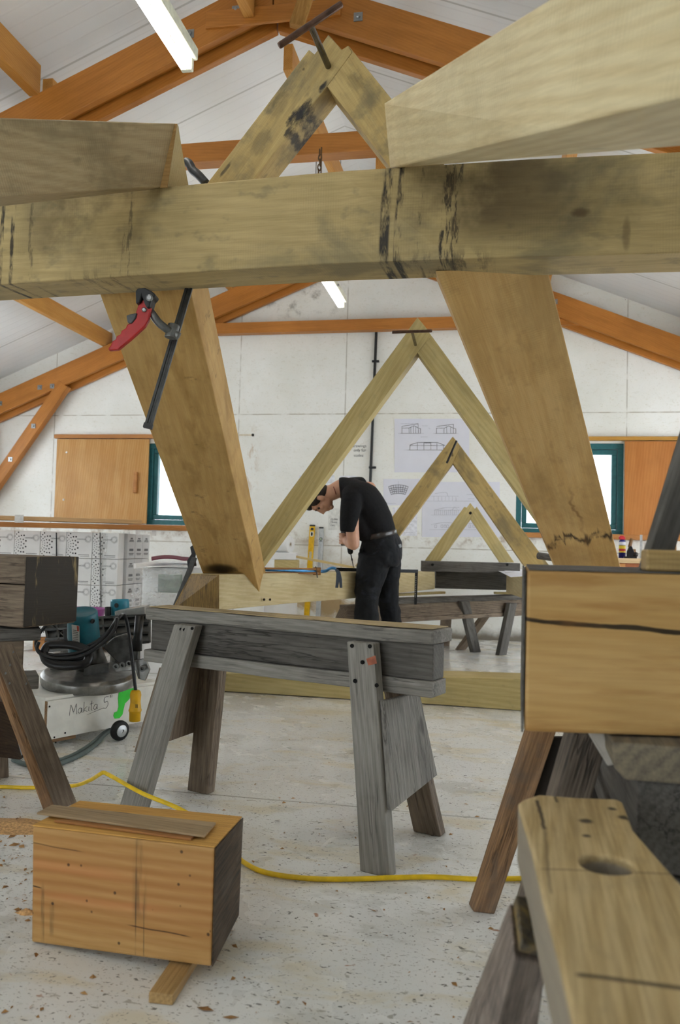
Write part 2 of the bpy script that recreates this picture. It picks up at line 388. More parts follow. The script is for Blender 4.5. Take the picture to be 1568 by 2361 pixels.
# glulam portal frames (front board, recessed middle, back board; collar, posts, knee braces, bolts)
def portal(Y, label, far):
    e = empty('roof_frame', (RX, Y, 0), label, 'roof frame', 'orange timber roof frames'); zt = 4.197; hh = .235
    def zt_(x): return zt - SL * abs(x - RX)
    for s, xe in ((-1, XL + .03), (1, XR - .03)):
        x0 = RX + s * .004
        for dy, dz, t, nm in ((-.05, 0, .045, 'rafter_board'), (0, -.02, .05, 'rafter_core'), (.05, -.05, .045, 'rafter_board')):
            y = Y + dy - t / 2
            pl = [(x0, y, zt_(x0) + dz * .2), (xe, y, zt_(xe) + dz * .2), (xe, y, zt_(xe) - hh + dz), (x0, y, zt_(x0) - hh + dz)]
            if nm == 'rafter_core': pl = [V(p) + V((0, 0, .05 if i > 1 else 0)) for i, p in enumerate(pl)]
            MB().prism(pl, (0, t, 0)).build(nm, M_FRAMEW, e, xframe(pl[0], pl[1]), .003)
        xp = xe - s * .09
        MB().box((xp, Y, (zt_(xp) - hh) / 2), .17, .12, zt_(xp) - hh).build('post', M_FRAMEW, e, frame((xp, Y, 1.2), UP, (0, 1, 0)), .004)
        a = V((xe - s * .18, Y - .03, zt_(xe) - 1.02)); b_ = V((xe - s * 1.06, Y - .03, zt_(xe - s * 1.06) - hh + .02))
        MB().bar(a, b_, .13, .09, (0, 0, 1)).build('knee_brace', M_FRAMEW, e, xframe(a, b_), .004)
        bl = [(xe - s * .30, .12), (xe - s * .78, .14), (xe - s * .93, .19), (xe - s * 2.6, .10), (RX + s * .28, .12)] if far else [(RX + s * .22, .12), (RX + s * .5, .12)]
        for bx, dn in bl:
            q = V((bx, Y - .075, zt_(bx) - dn))
            MB().box(q, .05, .006, .05).lathe([(.013, 0), (.013, .014), (.008, .016)], q, (0, -1, 0), 6).build('bolt', M_STEEL, e)
        if far:
            for k in (.32, .62):
                q = a.lerp(b_, k) + V((0, -.05, 0)); MB().box(q, .05, .006, .05).lathe([(.013, 0), (.013, .014)], q, (0, -1, 0), 6).build('bolt', M_STEEL, e)
    zcol = 3.185
    hw = (zt - hh - zcol) / SL
    MB().box((RX, Y + .02, zcol), 2 * hw + .35, .10, .115).build('collar', M_FRAMEW, e, None, .004)
    MB().box((RX, Y - .08, zt - .26), .8, .02, .1).build('apex_plate', M_FRAMEW, e, None, .003) if not far else None
    return e
portal(4.39, 'near orange timber roof frame crossing above the steel peg of the tall oak frame', False)
portal(8.09, 'orange timber roof frame standing against the white end wall', True)
# purlins running along the building
def purlin(x, zb, y0, y1, w, hgt, label, mat=None):
    o = MB().box((x, (y0 + y1) / 2, zb + hgt / 2), w, y1 - y0, hgt).build('purlin', mat or M_PURL, None, frame((x, (y0 + y1) / 2, zb + hgt / 2), (0, 1, 0)), .004)
    return tag(o, label, 'purlin', 'roof purlins')
def zp(x): return 4.197 - SL * abs(x - RX)
purlin(-4.24, zp(-4.24) + .02, 4.46, 8.18, .06, .17, 'pale lit purlin just above the red clamp handle, ending on the end wall')
purlin(-2.80, zp(-2.80) + .0, 1.6, 4.33, .07, .19, 'brown purlin under the white roof beside the lit tube, resting on the near roof frame')
purlin(-2.80, zp(-2.80) + .0, 4.46, 8.18, .07, .19, 'purlin past the near roof frame, hidden mostly by the big crossing beam')
purlin(-1.44, zp(-1.44) - .22, 1.6, 4.30, .06, .17, 'short purlin stub meeting the roof frame close to its peak')
purlin(-1.25, 3.70, 4.47, 8.0, .055, .16, 'narrow ridge timber seen past the steel peg, running back under the peak')
purlin(-.66, 3.02, 4.47, 5.25, .10, .2, 'orange timber running back past the clean leg of the tall oak frame')
purlin(.45, zp(.45) + .0, 4.46, 8.18, .07, .19, 'purlin on the far slope behind the broad sloping oak rafter')
purlin(1.9, zp(1.9) + .02, 4.46, 8.18, .06, .17, 'low purlin beside the outer wall above the reddish shutter')
a, b_ = P(712, -25, 4.30), P(683, 62, 4.27)
tag(MB().bar(a, b_, .075, .04, SIDE).build('brace_board', wood('brace_pale', 'b98c4c', '97692f', stain='6a4a1c', sa=.4), None, xframe(a, b_), .003), 'short pale brace board nailed across the roof frame peak, behind the steel peg', 'brace')
# chain
q = P(737, 352, 4.45); mb = MB()
for i in range(16):
    c_ = q + V((.004 * math.sin(i), 0, -.028 * i)); ax = V((1, 0, 0)) if i % 2 else V((0, 1, 0))
    pts = [c_ + ax * .009 * math.cos(t) + UP * .02 * math.sin(t) for t in [k * 2 * PI / 10 for k in range(11)]]
    mb.tube(pts, .0035, 5, False)
mb.tube([q + V((.01, 0, .03)), q + V((.013, 0, -.45))], .004, 5)
tag(mb.build('hanging_chain', plain('rusty_chain', '6a5238', .5, .6), None, None), 'thin rusty chain hanging from the roof collar under the tall oak frame', 'chain')
# fluorescent lamps
def emit(name, c_, s):
    b = NB(name); e = b.n('Emission', {'Color': (*c_, 1), 'Strength': s}); b.nt.links.new(e.outputs[0], b.out.inputs[0]); return b.m
M_TUBE = emit('lit_tube', (1, .985, .93), 30)
M_BODY = plain('lamp_body', 'dcdcc8', .4)
def lamp(x, z, y1, L, label):
    e = empty('fluorescent_lamp', (x, y1 - L / 2, z), label, 'lamp', 'fluorescent tube lamps')
    MB().box((x + .03, y1 - L / 2, z + .06), .055, L, .055).build('lamp_body', M_BODY, e, None, .006)
    MB().tube([(x, y1 - .03, z), (x, y1 - L + .03, z)], .019, 14).build('tube', M_TUBE, e, None, smooth=False)
    for yy in (y1 - .015, y1 - L + .015): MB().box((x + .012, yy, z + .02), .055, .03, .08).build('tube_holder', M_BODY, e, None, .006)
    for yy in (y1 - .3, y1 - L + .3):
        MB().tube([(x + .03, yy, z + .08), (x + .03, yy, zc(x + .03) + .02)], .004, 6).build('hanger', M_STEEL, e)
    MB().box((x + .063, y1 - .42, z + .05), .012, .03, .02).build('clip', M_STEEL, e, None, .003)
lamp(-1.394, 3.013, 3.30, 1.5, 'lit fluorescent tube lamp hanging in front of the near roof frame')
lamp(-1.375, 3.013, 6.87, 1.5, 'lit fluorescent tube lamp past the big crossing beam, in front of the end wall')
lamp(-1.394, 3.013, .2, 1.5, 'added fluorescent tube lamp, unseen, behind the photographer')  # extra lamp, put in behind the camera for more light
# black conduit pipe, wall peg
a, b_ = W(868, 756, D - .02), W(855, 1180, D - .02); b_.x = a.x - .03
cp = empty('conduit_pipe', (a.x, D - .02, b_.z), 'thin black conduit pipe running down the white end wall behind the man', 'pipe')
MB().tube([a, b_], .014, 10).build('pipe', plain('black_pipe', '1c1d1e', .5), cp)
for py in (833, 1078):
    q = W(866 - (py - 833) * .029, py, D - .02); MB().box(q, .075, .03, .022).build('pipe_clip', plain('black_clip', '16171a', .5), cp, None, .004)
a, b_ = W(550, 1003, D - .01), W(583, 1003, D - .09)
pg = empty('wall_peg', a, 'small pale wooden peg with a dark tip sticking out of the white wall', 'peg')
MB().tube([a, b_], .008, 8).build('peg', plain('peg_pale', 'd6cdb6', .6), pg); MB().ball(b_, .016, nu=10, nv=6).build('peg_tip', plain('dark_tip', '22201d'), pg, smooth=True)
# ------------------------------------------------------------------ oak framing
def hits(o, n, px):                                       # ray through pixel meets plane
    r = ray(*px); return CAMP + r * ((V(o) - CAMP).dot(n) / r.dot(n))
M_OAK = wood('pale_oak', 'd8c9a0', 'c8b488', fine=.22, rings=.9, rs=5, stain='98865c', sa=.22, ssc=2.2, saw=.35, sawsc=28, knots=.35, bump=.35)
M_OAKL = wood('weathered_oak', 'c4b08a', 'b09a74', fine=.22, rings=.6, rs=5, stain='746a50', sa=.5, ssc=2.6, saw=.3, sawsc=40, knots=.55, bump=.35)
M_OAKS = wood('stained_oak', 'c4ab72', 'b0955e', fine=.2, rings=.35, rs=5, stain='5c584a', sa=.6, ssc=2.8, saw=.12, sawsc=40, knots=.5, bump=.2)
M_OAKF = wood('framed_oak', 'cdbb85', 'b9a56c', fine=.18, rings=.6, rs=5, stain='7f7a5a', sa=.3, ssc=2.4, saw=.1, sawsc=40, knots=.5, bump=.2)
M_PLATE = wood('plate_oak', 'd6c69c', 'c4b082', fine=.2, rings=.5, rs=5, stain='9c8354', sa=.35, ssc=2.2, saw=.15, sawsc=50, bump=.15)
M_ENDGR = wood('oak_end_grain', 'b08c4c', '5f4a28', fine=.5, rings=.4, rs=9, stain='4a3c22', sa=.6, ssc=3, saw=.0, gl=(10, 1.2, 26), bump=.4)
def tim(name, st, t, mat, label=None, cat='timber beam', group=None, back0=None, back1=None, bevel=.004, parent=None, wob=0, vert=False):
    """st: stations (xt, yt, xb, yb, depth) along the visible face"""
    tp = [P(s[0], s[1], s[4]) for s in st]; bt = [P(s[2], s[3], s[4]) for s in st]
    ax = ((tp[-1] + bt[-1]) - (tp[0] + bt[0])).normalized(); upv = (tp[0] - bt[0])
    n = ax.cross(UP if vert else upv).normalized()
    if n.dot((tp[0] + tp[-1]) / 2 - CAMP) < 0: n = -n
    tb = [p + n * t for p in tp]; bb = [p + n * t for p in bt]
    if back0: tb[0], bb[0] = P(*back0[0]), P(*back0[1])
    if back1: tb[-1], bb[-1] = P(*back1[0]), P(*back1[1])
    mb = MB()
    for i in range(len(st) - 1):
        mb.quad(tp[i], tp[i + 1], bt[i + 1], bt[i]); mb.quad(tb[i], bb[i], bb[i + 1], tb[i + 1])
        mb.quad(tp[i], tb[i], tb[i + 1], tp[i + 1]); mb.quad(bt[i], bt[i + 1], bb[i + 1], bb[i])
    mb.quad(tp[0], bt[0], bb[0], tb[0]); mb.quad(tp[-1], tb[-1], bb[-1], bt[-1])
    c0 = (tp[0] + bt[0] + tb[0] + bb[0]) / 4; c1 = (tp[-1] + bt[-1] + tb[-1] + bb[-1]) / 4
    o = mb.build(name, mat, parent, xframe(c0, c1, upv), bevel, subdiv=6 if wob else 0, wob=wob)
    o['_'] = 0; del o['_']
    return tag(o, label, cat, group) if label else o
def lx(x, y, d, M): return (M.inverted() @ P(x, y, d))
# the big cross beam, with black band marks
def sb(x): return FPX / (690 + .0995 * x)
BST = [(-700, 549, -700, 699, sb(-700)), (-70, 479, -70, 661, sb(-70)), (0, 471, 0, 656, sb(0)), (317, 436, 287, 637, sb(300)), (560, 414, 525, 622, sb(540)), (784, 394, 784, 607, sb(784)),
       (1224, 366, 1040, 597, sb(1130)), (1640, 346, 1640, 581, sb(1640)), (2300, 319, 2300, 575, sb(2300))]
c0 = P(-700, 624, sb(-700)); c1 = P(2300, 447, sb(2300))
def beam_marks(b, raw, col):
    x, y, z = b.xyz(raw); L = (c1 - c0).length
    def X(px): return (P(px, 520, sb(px)) - (c0 + c1) / 2).dot((c1 - c0).normalized())
    brk = b.ss(b.noise(b.mapv(raw, (30, 5, 7)), 1.0, 4, .7), .40, .58)
    brk2 = b.ss(b.noise(b.mapv(raw, (60, 3, 12)), 1.0, 4, .7), .48, .60)
    wx = b.ma('ADD', x, b.ma('MULTIPLY', b.noise(raw, 3, 2), .02))
    wx = b.ma('ADD', wx, b.ma('MULTIPLY', z, -.045))
    for px, w, br, a in ((908, .028, brk, .95), (938, .020, brk, .95), (18, .014, brk, .9), (42, .014, brk, .9), (1046, .03, brk2, .9), (1068, .02, brk2, .8), (985, .012, brk2, .55), (312, .016, brk2, .55), (85, .02, brk2, .5), (300, .01, brk2, .4)):
        col = b.mix(mul(b, band(b, wx, X(px) - .012, w), br, a), col, (.012, .013, .014))
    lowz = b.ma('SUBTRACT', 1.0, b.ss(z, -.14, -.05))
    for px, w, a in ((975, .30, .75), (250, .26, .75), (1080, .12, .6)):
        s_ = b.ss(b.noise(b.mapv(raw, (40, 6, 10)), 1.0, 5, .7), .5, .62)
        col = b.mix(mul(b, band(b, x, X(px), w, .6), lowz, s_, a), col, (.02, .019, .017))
    for px, w, a in ((205, .40, .9), (1085, .44, .78), (1330, .3, .35)):           # damp stains that also paint in the shadows of the rafters above
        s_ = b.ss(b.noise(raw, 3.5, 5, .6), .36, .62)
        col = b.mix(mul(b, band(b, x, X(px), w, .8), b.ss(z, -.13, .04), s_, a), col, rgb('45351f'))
    for px, pz, a in ((1337, .02, .7), (1445, -.05, .5)):
        e = b.ma('ADD', b.ma('POWER', b.ma('MULTIPLY', b.ma('SUBTRACT', x, X(px)), 32 if px < 1400 else 75), 2), b.ma('POWER', b.ma('MULTIPLY', b.ma('SUBTRACT', z, pz), 55 if px < 1400 else 18), 2))
        col = b.mix(b.ma('MULTIPLY', b.ma('SUBTRACT', 1.0, b.ss(b.ma('ADD', e, b.noise(raw, 30, 3)), .5, 1.6)), a), col, rgb('4a351c'))
    return col
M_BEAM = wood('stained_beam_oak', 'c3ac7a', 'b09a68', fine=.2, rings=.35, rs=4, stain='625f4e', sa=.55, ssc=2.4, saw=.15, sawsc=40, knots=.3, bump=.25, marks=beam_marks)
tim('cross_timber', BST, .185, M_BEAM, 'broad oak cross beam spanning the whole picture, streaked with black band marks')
# timber lying over the beam, reaching towards the photographer
tim('rafter', [(886, 237, 914, 386, 2.36), (1264, -1, 1264, 302, FPX / (300 / .19)), (1568, -199, 1568, 227, .843), (1700, -284, 1700, 196, FPX / (480 / .19))],
    .22, M_OAK, 'clean pale oak rafter lying over the cross beam, with wavy grain and no dark stains', back0=((893, 262, 2.52), (899, 388, 2.52)), vert=True)
ul_ = tim('rafter', [(-60, 268.5, -60, 457, FPX / (189 / .2)), (0, 271, 0, 453, 2.04), (407, 285, 370, 432, 2.53)],
    .2, M_OAKL, 'grey brown oak rafter with a slanted pale sawn end, over the cross beam', back1=((411, 288, 2.64), (433, 428, 2.66)))
q = [P(408, 285.5, 2.525), P(433.5, 428.5, 2.655), P(372, 433, 2.525)]
MB().prism(q, (q[1] - q[0]).cross(q[2] - q[0]).normalized() * -.002).build('sawn_end', wood('fresh_lit_cut', 'd9c79c', 'cdb888', fine=.15, bump=.1), ul_, None, 0)  # fresh cut; its pale colour also paints in light from the right
q = [P(401, 286, 2.525), P(408, 285.5, 2.52), P(386, 432, 2.52), P(369, 433, 2.525)]
MB().prism(q, VIEW * .003).build('bevelled_corner', wood('brown_bevel', 'a9844f', '8c6836', fine=.3), ul_, None, 0)
# sloping rafters under the beam
def stain_prop(b, raw, col):
    x, y, z = b.xyz(raw)
    n = b.noise(b.mapv(raw, (1, 9, 1)), 1.3, 4, .6, .3); sc = b.ma('ADD', x, b.ma('MULTIPLY', b.ma('SUBTRACT', n, .5), .5))
    L = 1.0
    col = b.mix(mul(b, band(b, sc, STX, .045, .9), b.ss(b.noise(raw, 14, 3), .25, .5), .95), col, rgb('2e2212'))
    col = b.mix(mul(b, b.ss(b.noise(raw, 2.2, 4), .45, .7), band(b, x, STX, .75, .9), .35), col, rgb('8a5e22'))
    ny = b.ma('ADD', y, b.ma('MULTIPLY', b.noise(b.mapv(raw, (3, 1, 1)), 2.0, 3), .12))
    col = b.mix(mul(b, band(b, ny, .085, .012, .8), b.ss(b.noise(raw, 5, 2), .3, .6), band(b, x, STX - .2, .6, .7), .6), col, rgb('70481a'))
    sw = b.n('TexWave', {'Vector': raw, 'Scale': 30, 'Distortion': 3, 'Detail': 3}, wave_type='BANDS', bands_direction='X').outputs['Fac']
    return b.mix(mul(b, b.ss(sw, .6, 1), b.ss(b.noise(raw, 8, 3), .4, .7), .18), col, rgb('8a7440'))
pa = P(1150, 640, 2.40); pb = P(1352, 1310, 3.87)
STX = (P(1300, 1180, 3.6) - (pa + pb) / 2).dot((pb - pa).normalized())
M_PROP = wood('underside_oak', 'd3b075', 'c29b5f', fine=.15, rings=.25, rs=4, stain='7d6036', sa=.35, ssc=2.0, saw=.1, sawsc=40, bump=.15, marks=stain_prop)
def amber(b, raw, col):
    x, y, z = b.xyz(raw)
    e = mul(b, b.ss(b.noise(b.mapv(raw, (1.5, 5, 5)), 2, 4, .6), .48, .66), .5); col = b.mix(e, col, rgb('8f6a30'))
    s_ = mul(b, b.ss(b.noise(b.mapv(raw, (7, 5, 5)), 1.3, 5, .72), .60, .72), .6); col = b.mix(s_, col, rgb('5a4526'))
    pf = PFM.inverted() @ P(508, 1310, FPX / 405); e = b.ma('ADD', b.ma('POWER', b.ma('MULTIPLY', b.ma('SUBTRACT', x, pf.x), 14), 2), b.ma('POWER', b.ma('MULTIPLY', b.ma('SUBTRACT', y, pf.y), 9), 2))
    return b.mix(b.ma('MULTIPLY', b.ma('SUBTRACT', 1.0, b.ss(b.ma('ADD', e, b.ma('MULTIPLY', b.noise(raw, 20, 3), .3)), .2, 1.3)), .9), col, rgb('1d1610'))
_a, _b = [(P(a, b_, e) + P(c_, d_, e)) / 2 for a, b_, c_, d_, e in ((213, 628, 431, 628, FPX / 672), (482, 1364, 604, 1392, FPX / 384))]
_l = P(213, 628, FPX / 672) - P(431, 628, FPX / 672); PFM = xframe(_a, _b, _l.cross(_b - _a))
M_PROPL = wood('underside_oak_amber', 'cfab6e', 'be9759', fine=.15, rings=.3, rs=4, stain='8a6a3a', sa=.3, ssc=2.0, saw=.12, sawsc=40, bump=.15, marks=amber)
def prop(st, bk, mat, label):                             # st: (xl,yl,xr,yr,d) edges of the underside; bk: (x,y,extra depth) back edge of the lit side
    L_ = [P(a, b_, e) for a, b_, c_, d_, e in st]; R_ = [P(c_, d_, e) for a, b_, c_, d_, e in st]
    B_ = [P(x, y, s_[4] + k) for (x, y, k), s_ in zip(bk, st)]; Q_ = [l + (b_ - r) for l, r, b_ in zip(L_, R_, B_)]
    mb = MB(); n_ = len(st)
    for i in range(n_ - 1):
        for a, b_ in ((L_, R_), (R_, B_), (B_, Q_), (Q_, L_)): mb.quad(a[i], b_[i], b_[i + 1], a[i + 1])
    for i in (0, n_ - 1): mb.quad(L_[i], R_[i], B_[i], Q_[i])
    c0_, c1_ = (L_[0] + R_[0]) / 2, (L_[-1] + R_[-1]) / 2
    o = mb.build('rafter', mat, None, xframe(c0_, c1_, (L_[0] - R_[0]).cross(c1_ - c0_)), .004)
    return tag(o, label, 'timber beam')
prop([(213, 628, 431, 628, FPX / 672), (232, 684, 441, 677, FPX / 652), (466, 1319, 588, 1322, FPX / 402), (482, 1364, 604, 1392, FPX / 384)],
     [(474, 628, .19), (484, 677, .19), (612, 1314, .20), (624, 1380, .20)], M_PROPL, 'sloping oak rafter behind the red handled clamp, its foot sitting on the long plate')
prop([(1004, 624, 1263, 620, FPX / 766), (1011, 642, 1267, 637, FPX / 758), (1280, 1306, 1432, 1312, FPX / 478), (1300, 1355, 1450, 1365, FPX / 455)],
     [(1240, 628, .19), (1244, 640, .19), (1420, 1308, .20), (1438, 1360, .20)], M_PROP, 'sloping oak rafter with a scalloped brown water stain across it')

# peaked frames, tall to short
def aframe(apex, d, vp, t, lp, rp, mat, label, holes=()):
    n = ray(*vp).normalized(); n.z = 0; n.normalize(); o = P(*apex, d)
    e = empty('peaked_frame', hits(o, n, (apex[0], lp[0][1])), label, 'oak frame', 'peaked oak frames')
    for nm, poly, fi in (('leg', lp, -1), ('leg', rp, 1)):
        q = [hits(o, n, p) for p in poly]
        k = (q[0] + q[fi]) / 2; a = max(q, key=lambda p: p.z)
        MB().prism(q, n * t).build(nm, mat, e, xframe(k, a, n), .003)
    for h in holes:
        c_ = hits(o, n, h); MB().lathe([(.013, 0), (.013, .012)], c_ - n * .002, n, 14).build('peg_hole', plain('hole_dark', '1a1714', .9), e)
    return o, n
A1 = aframe((757, 80), 2.605, (1315, 1265), .112,
            [(372, 561), (712, 114), (725, 125), (757, 79), (788, 114), (803, 104), (812, 121), (754, 199), (468, 561)],
            [(1171, 561), (1037, 561), (754, 199), (812, 121), (803, 104), (903, 228)], M_OAKS,
            'tallest peaked oak frame, smudged black with mould, rising over the cross beam')
A2 = aframe((962, 735), 4.72, (1065, 1267), .13,
            [(527, 1325), (939, 765), (944, 757), (962.5, 731.8), (978.6, 750.7), (995, 774), (962.5, 813), (586, 1325)],
            [(1395, 1318), (1322, 1318), (962.5, 813), (995, 774)], M_OAKF,
            'second tallest peaked oak frame, clean and pale, partly covering the head of the man')
A3 = aframe((1044, 1008), 6.25, (1050, 1266), .13,
            [(818, 1306), (1044, 1006.3), (1055.5, 1019.6), (1060, 1033), (1044.3, 1068), (868, 1306)],
            [(1268, 1306), (1210, 1306), (1044.3, 1068), (1060, 1033), (1055.5, 1019.6)], M_OAKS,
            'second shortest peaked oak frame, its leg running behind the man, with a dark peg')
A4 = aframe((1085, 1165), 7.02, (1100, 1267), .11,
            [(976, 1297), (1071, 1168), (1076, 1170.6), (1084.7, 1159.4), (1093, 1170.6), (1096, 1173), (1084.7, 1197.6), (1013, 1297)],
            [(1186, 1297), (1152, 1297), (1084.7, 1197.6), (1096, 1173), (1099, 1168)], M_OAKF,
            'smallest peaked oak frame, standing on a grey board, with an empty peg hole', ((1084.7, 1183),))
# mould smudges on the tallest frame
def smudged(o, A, spots, base):
    n, M = A[1], WM[o.name]; pt = [(M.inverted() @ hits(A[0], A[1], (x, y)), rx, ry, a) for x, y, rx, ry, a in spots]
    def f(b, raw, col):
        x, y, z = b.xyz(raw)
        for p, rx, ry, a in pt:
            e = b.ma('ADD', b.ma('POWER', b.ma('MULTIPLY', b.ma('SUBTRACT', x, p.x), 1 / rx), 2), b.ma('POWER', b.ma('MULTIPLY', b.ma('SUBTRACT', y, p.y), 1 / ry), 2))
            nz = b.ma('ADD', b.ma('MULTIPLY', b.noise(b.mapv(raw, (14, 40, 14)), 1.5, 4, .7), 1.1), b.ma('MULTIPLY', b.noise(raw, 18, 4, .7), .9))
            col = b.mix(b.ma('MULTIPLY', b.ma('SUBTRACT', 1.0, b.ss(b.ma('ADD', e, b.ma('SUBTRACT', nz, .8)), .25, .75)), a), col, (.012, .012, .014))
        mo_ = b.ss(b.noise(raw, 7, 5, .65), .5, .68); return b.mix(b.ma('MULTIPLY', mo_, .5), col, rgb('5d5a4c'))
    o.data.materials[0] = wood(base + '_smudged', 'c4ab72', 'b0955e', fine=.2, rings=.3, rs=5, stain='5c584a', sa=.5, ssc=2.8, saw=.12, sawsc=40, bump=.2, marks=f)
_pf = [o for o in bpy.data.objects if o.name.startswith('peaked_frame')]
_l1 = [o for o in _pf[0].children]
smudged(_l1[0], A1, ((684, 268, .075, .034, .98), (704, 248, .05, .03, .9), (668, 300, .04, .02, .9), (744, 200, .04, .016, .97), (640, 215, .10, .05, .35), (690, 150, .06, .04, .3), (600, 330, .08, .05, .35), (520, 390, .05, .012, .7), (700, 160, .01, .008, .6), (640, 240, .09, .05, .25)), 'oak_left')
smudged(_l1[1], A1, ((820, 190, .06, .045, .3), (860, 230, .05, .04, .25)), 'oak_right')
# steel T pegs driven through the peaks
M_RUST = plain('rusty_steel', '5b4438', .35, .6, var=.35); M_SHANK = plain('worn_steel', '6b6862', .25, .95, var=.3)
def tpeg(A, hole, ends, k, r, label, m1, m2):
    o, n = A; hp = hits(o, n, hole); d = (hp - CAMP).dot(VIEW)
    a, b_ = P(*ends[0], d / k), P(*ends[1], d / k); m = (a + b_) / 2
    e = empty('steel_peg', hp, label, 'peg', 'steel T pegs')
    MB().tube([m, hp + (hp - m) * .25], r * 1.05, 14).build('shank', m2, e, None, .001)
    dd = (b_ - a).normalized(); MB().tube([a, a + dd * .004, b_ - dd * .004, b_], [r * .85, r, r, r * .85], 14).build('handle', m1, e, None)
tpeg(A1, (757, 153), ((643, 106), (788, 9)), 1.0755, .0098, 'rusty brown steel T peg in the tallest frame, crossing the orange roof frame', M_RUST, M_SHANK)
tpeg(A2, (958, 795), ((904, 766), (996, 763)), 1.0657, .0085, 'steel T peg with its handle level, in the second tallest frame', M_RUST, M_SHANK)
tpeg(A3, (1043, 1050), ((1030, 1068), (1053, 1016)), 1.03, .0085, 'dark steel T peg with a steeply tilted handle, in the frame behind the man', plain('dark_steel', '2b2826', .4, .7), M_SHANK)
# plates (long level timbers the frames stand on)
pl = tim('plate', [(505, 1324, 505, 1407, 4.41), (660, 1321.5, 660, 1392, 4.98), (823, 1319, 823, 1379, 5.72), (1003, 1318, 1003, 1358, 7.0)], .2, M_PLATE,
    'long pale oak plate with a slanted end grain cut, behind the grey sawhorse', 'timber plate', None, back0=((441, 1322, 4.62), (396, 1408, 4.62)))
qa = [P(505, 1325, 4.40), P(505, 1406, 4.40), P(397, 1407, 4.61), P(442, 1323, 4.61)]
MB().prism(qa, (P(505, 1366, 4.40) - P(700, 1366, 4.40)).normalized() * .004).build('end_grain', M_ENDGR, pl, frame(qa[0], qa[0] - qa[1], qa[2] - qa[1]))
for hx, hy in ((609, 1382.5), (622.5, 1382.5)):
    c_ = P(hx, hy, 4.76); MB().lathe([(.0075, 0), (.0075, .01)], c_ , (CAMP - c_).normalized(), 10).build('bolt_hole', plain('hole_brown', '2a1c10', .9), pl)
def gz(x, y, z, d): return P(x, y, d)
q0, q1 = G(1167, 1366, .53), G(1206, 1380, .53); dr = (q1 - q0); dr.z = 0; dr.normalize(); q1 = q0 + dr * 3.6
sd = V((dr.y, -dr.x, 0)); sd = sd if sd.dot(SIDE) > 0 else -sd
rp = MB().hexa([q0, q0 + sd * .2, q0 + sd * .2 + UP * .185, q0 + UP * .165], [q1, q1 + sd * .2, q1 + sd * .2 + UP * .19, q1 + UP * .19]).build('plate', M_PLATE, None, xframe(q0, q1), .004)
tag(rp, 'pale oak plate with drawings lying on its end, going behind the big orange block', 'timber plate')
M_GREYW = wood('grey_weathered', '98948d', '77736c', fine=.38, rings=.5, rs=7, stain='4a4641', sa=.3, ssc=3, knots=.8, bump=.5, crack=.45, rough=.8)
M_GREYD = wood('grey_dark', '706c67', '504d48', fine=.32, rings=.4, rs=7, stain='35322e', sa=.4, ssc=3, knots=.5, bump=.6, crack=.6, rough=.8)
M_GREYB = wood('grey_brown', '8a7a68', '66584a', fine=.4, rings=.7, rs=7, stain='3a3027', sa=.4, ssc=3, knots=.5, bump=.5, crack=.5, rough=.75)
M_GREYY = wood('worn_top', 'c8b184', 'a08d69', fine=.45, rings=.8, rs=6, stain='6c675c', sa=.35, ssc=3, knots=.5, bump=.6, crack=.7, rough=.75, spots=.0)
M_HOLE = plain('hole_black', '0d0c0b', .9)
# cross pieces under the smallest frame
a, b_ = P(972, 1308, 7.0), P(1196, 1309, 7.03); b_.z = a.z = .745
cb = MB().bar(a, b_, .09, .10, (0, 0, 1)).build('sill_board', M_GREYD, None, xframe(a, b_), .004); tag(cb, 'grey sill board with two bolt holes under the smallest peaked frame', 'timber board')
for px in (997, 1169):
    c_ = P(px, 1302, 6.945); MB().lathe([(.012, 0), (.012, .01)], c_, -FLAT, 10).build('bolt_hole', M_HOLE, cb)
a, b_ = P(1003, 1340, 7.16), P(1166, 1342, 7.18); a.z = b_.z = .62
tag(MB().bar(a, b_, .15, .06, (0, 0, 1)).build('cross_piece', M_GREYD, None, xframe(a, b_), .004), 'dark cross piece joining the ends of the two oak plates under the grey sill board', 'timber board')
# long timber on the floor
tim('floor_timber', [(470, 1552, 470, 1591, 4.88), (1015, 1560.5, 1015, 1625, 4.60), (1300, 1570, 1300, 1646, 4.46)], .19, M_OAKF,
    'long oak timber lying on the floor behind the grey sawhorse')
# ------------------------------------------------------------------ trestles
def leg_(e, top, foot, u, w, t, mat, M=None, zc_=None):
    top, foot = V(top), V(foot); u = V(u); u.z = 0; u.normalize(); n = V((-u.y, u.x, 0))
    A = [foot + u * i * w / 2 + n * j * t / 2 for i, j in ((-1, -1), (1, -1), (1, 1), (-1, 1))]
    B = [top + u * i * w / 2 + n * j * t / 2 for i, j in ((-1, -1), (1, -1), (1, 1), (-1, 1))]
    return MB().hexa(A, B).build('leg', mat, e, xframe(foot, top, n), .004, subdiv=3, wob=.0025)
def screws(e, o, pts, r=.006, mat=None, dirn=None):
    for p in pts:
        MB().lathe([(r, 0), (r, .003)], p, dirn or (CAMP - p).normalized(), 8).build('nail_head', mat or M_HOLE, e)
def off(p, dirn, k): return p + V(dirn).normalized() * k
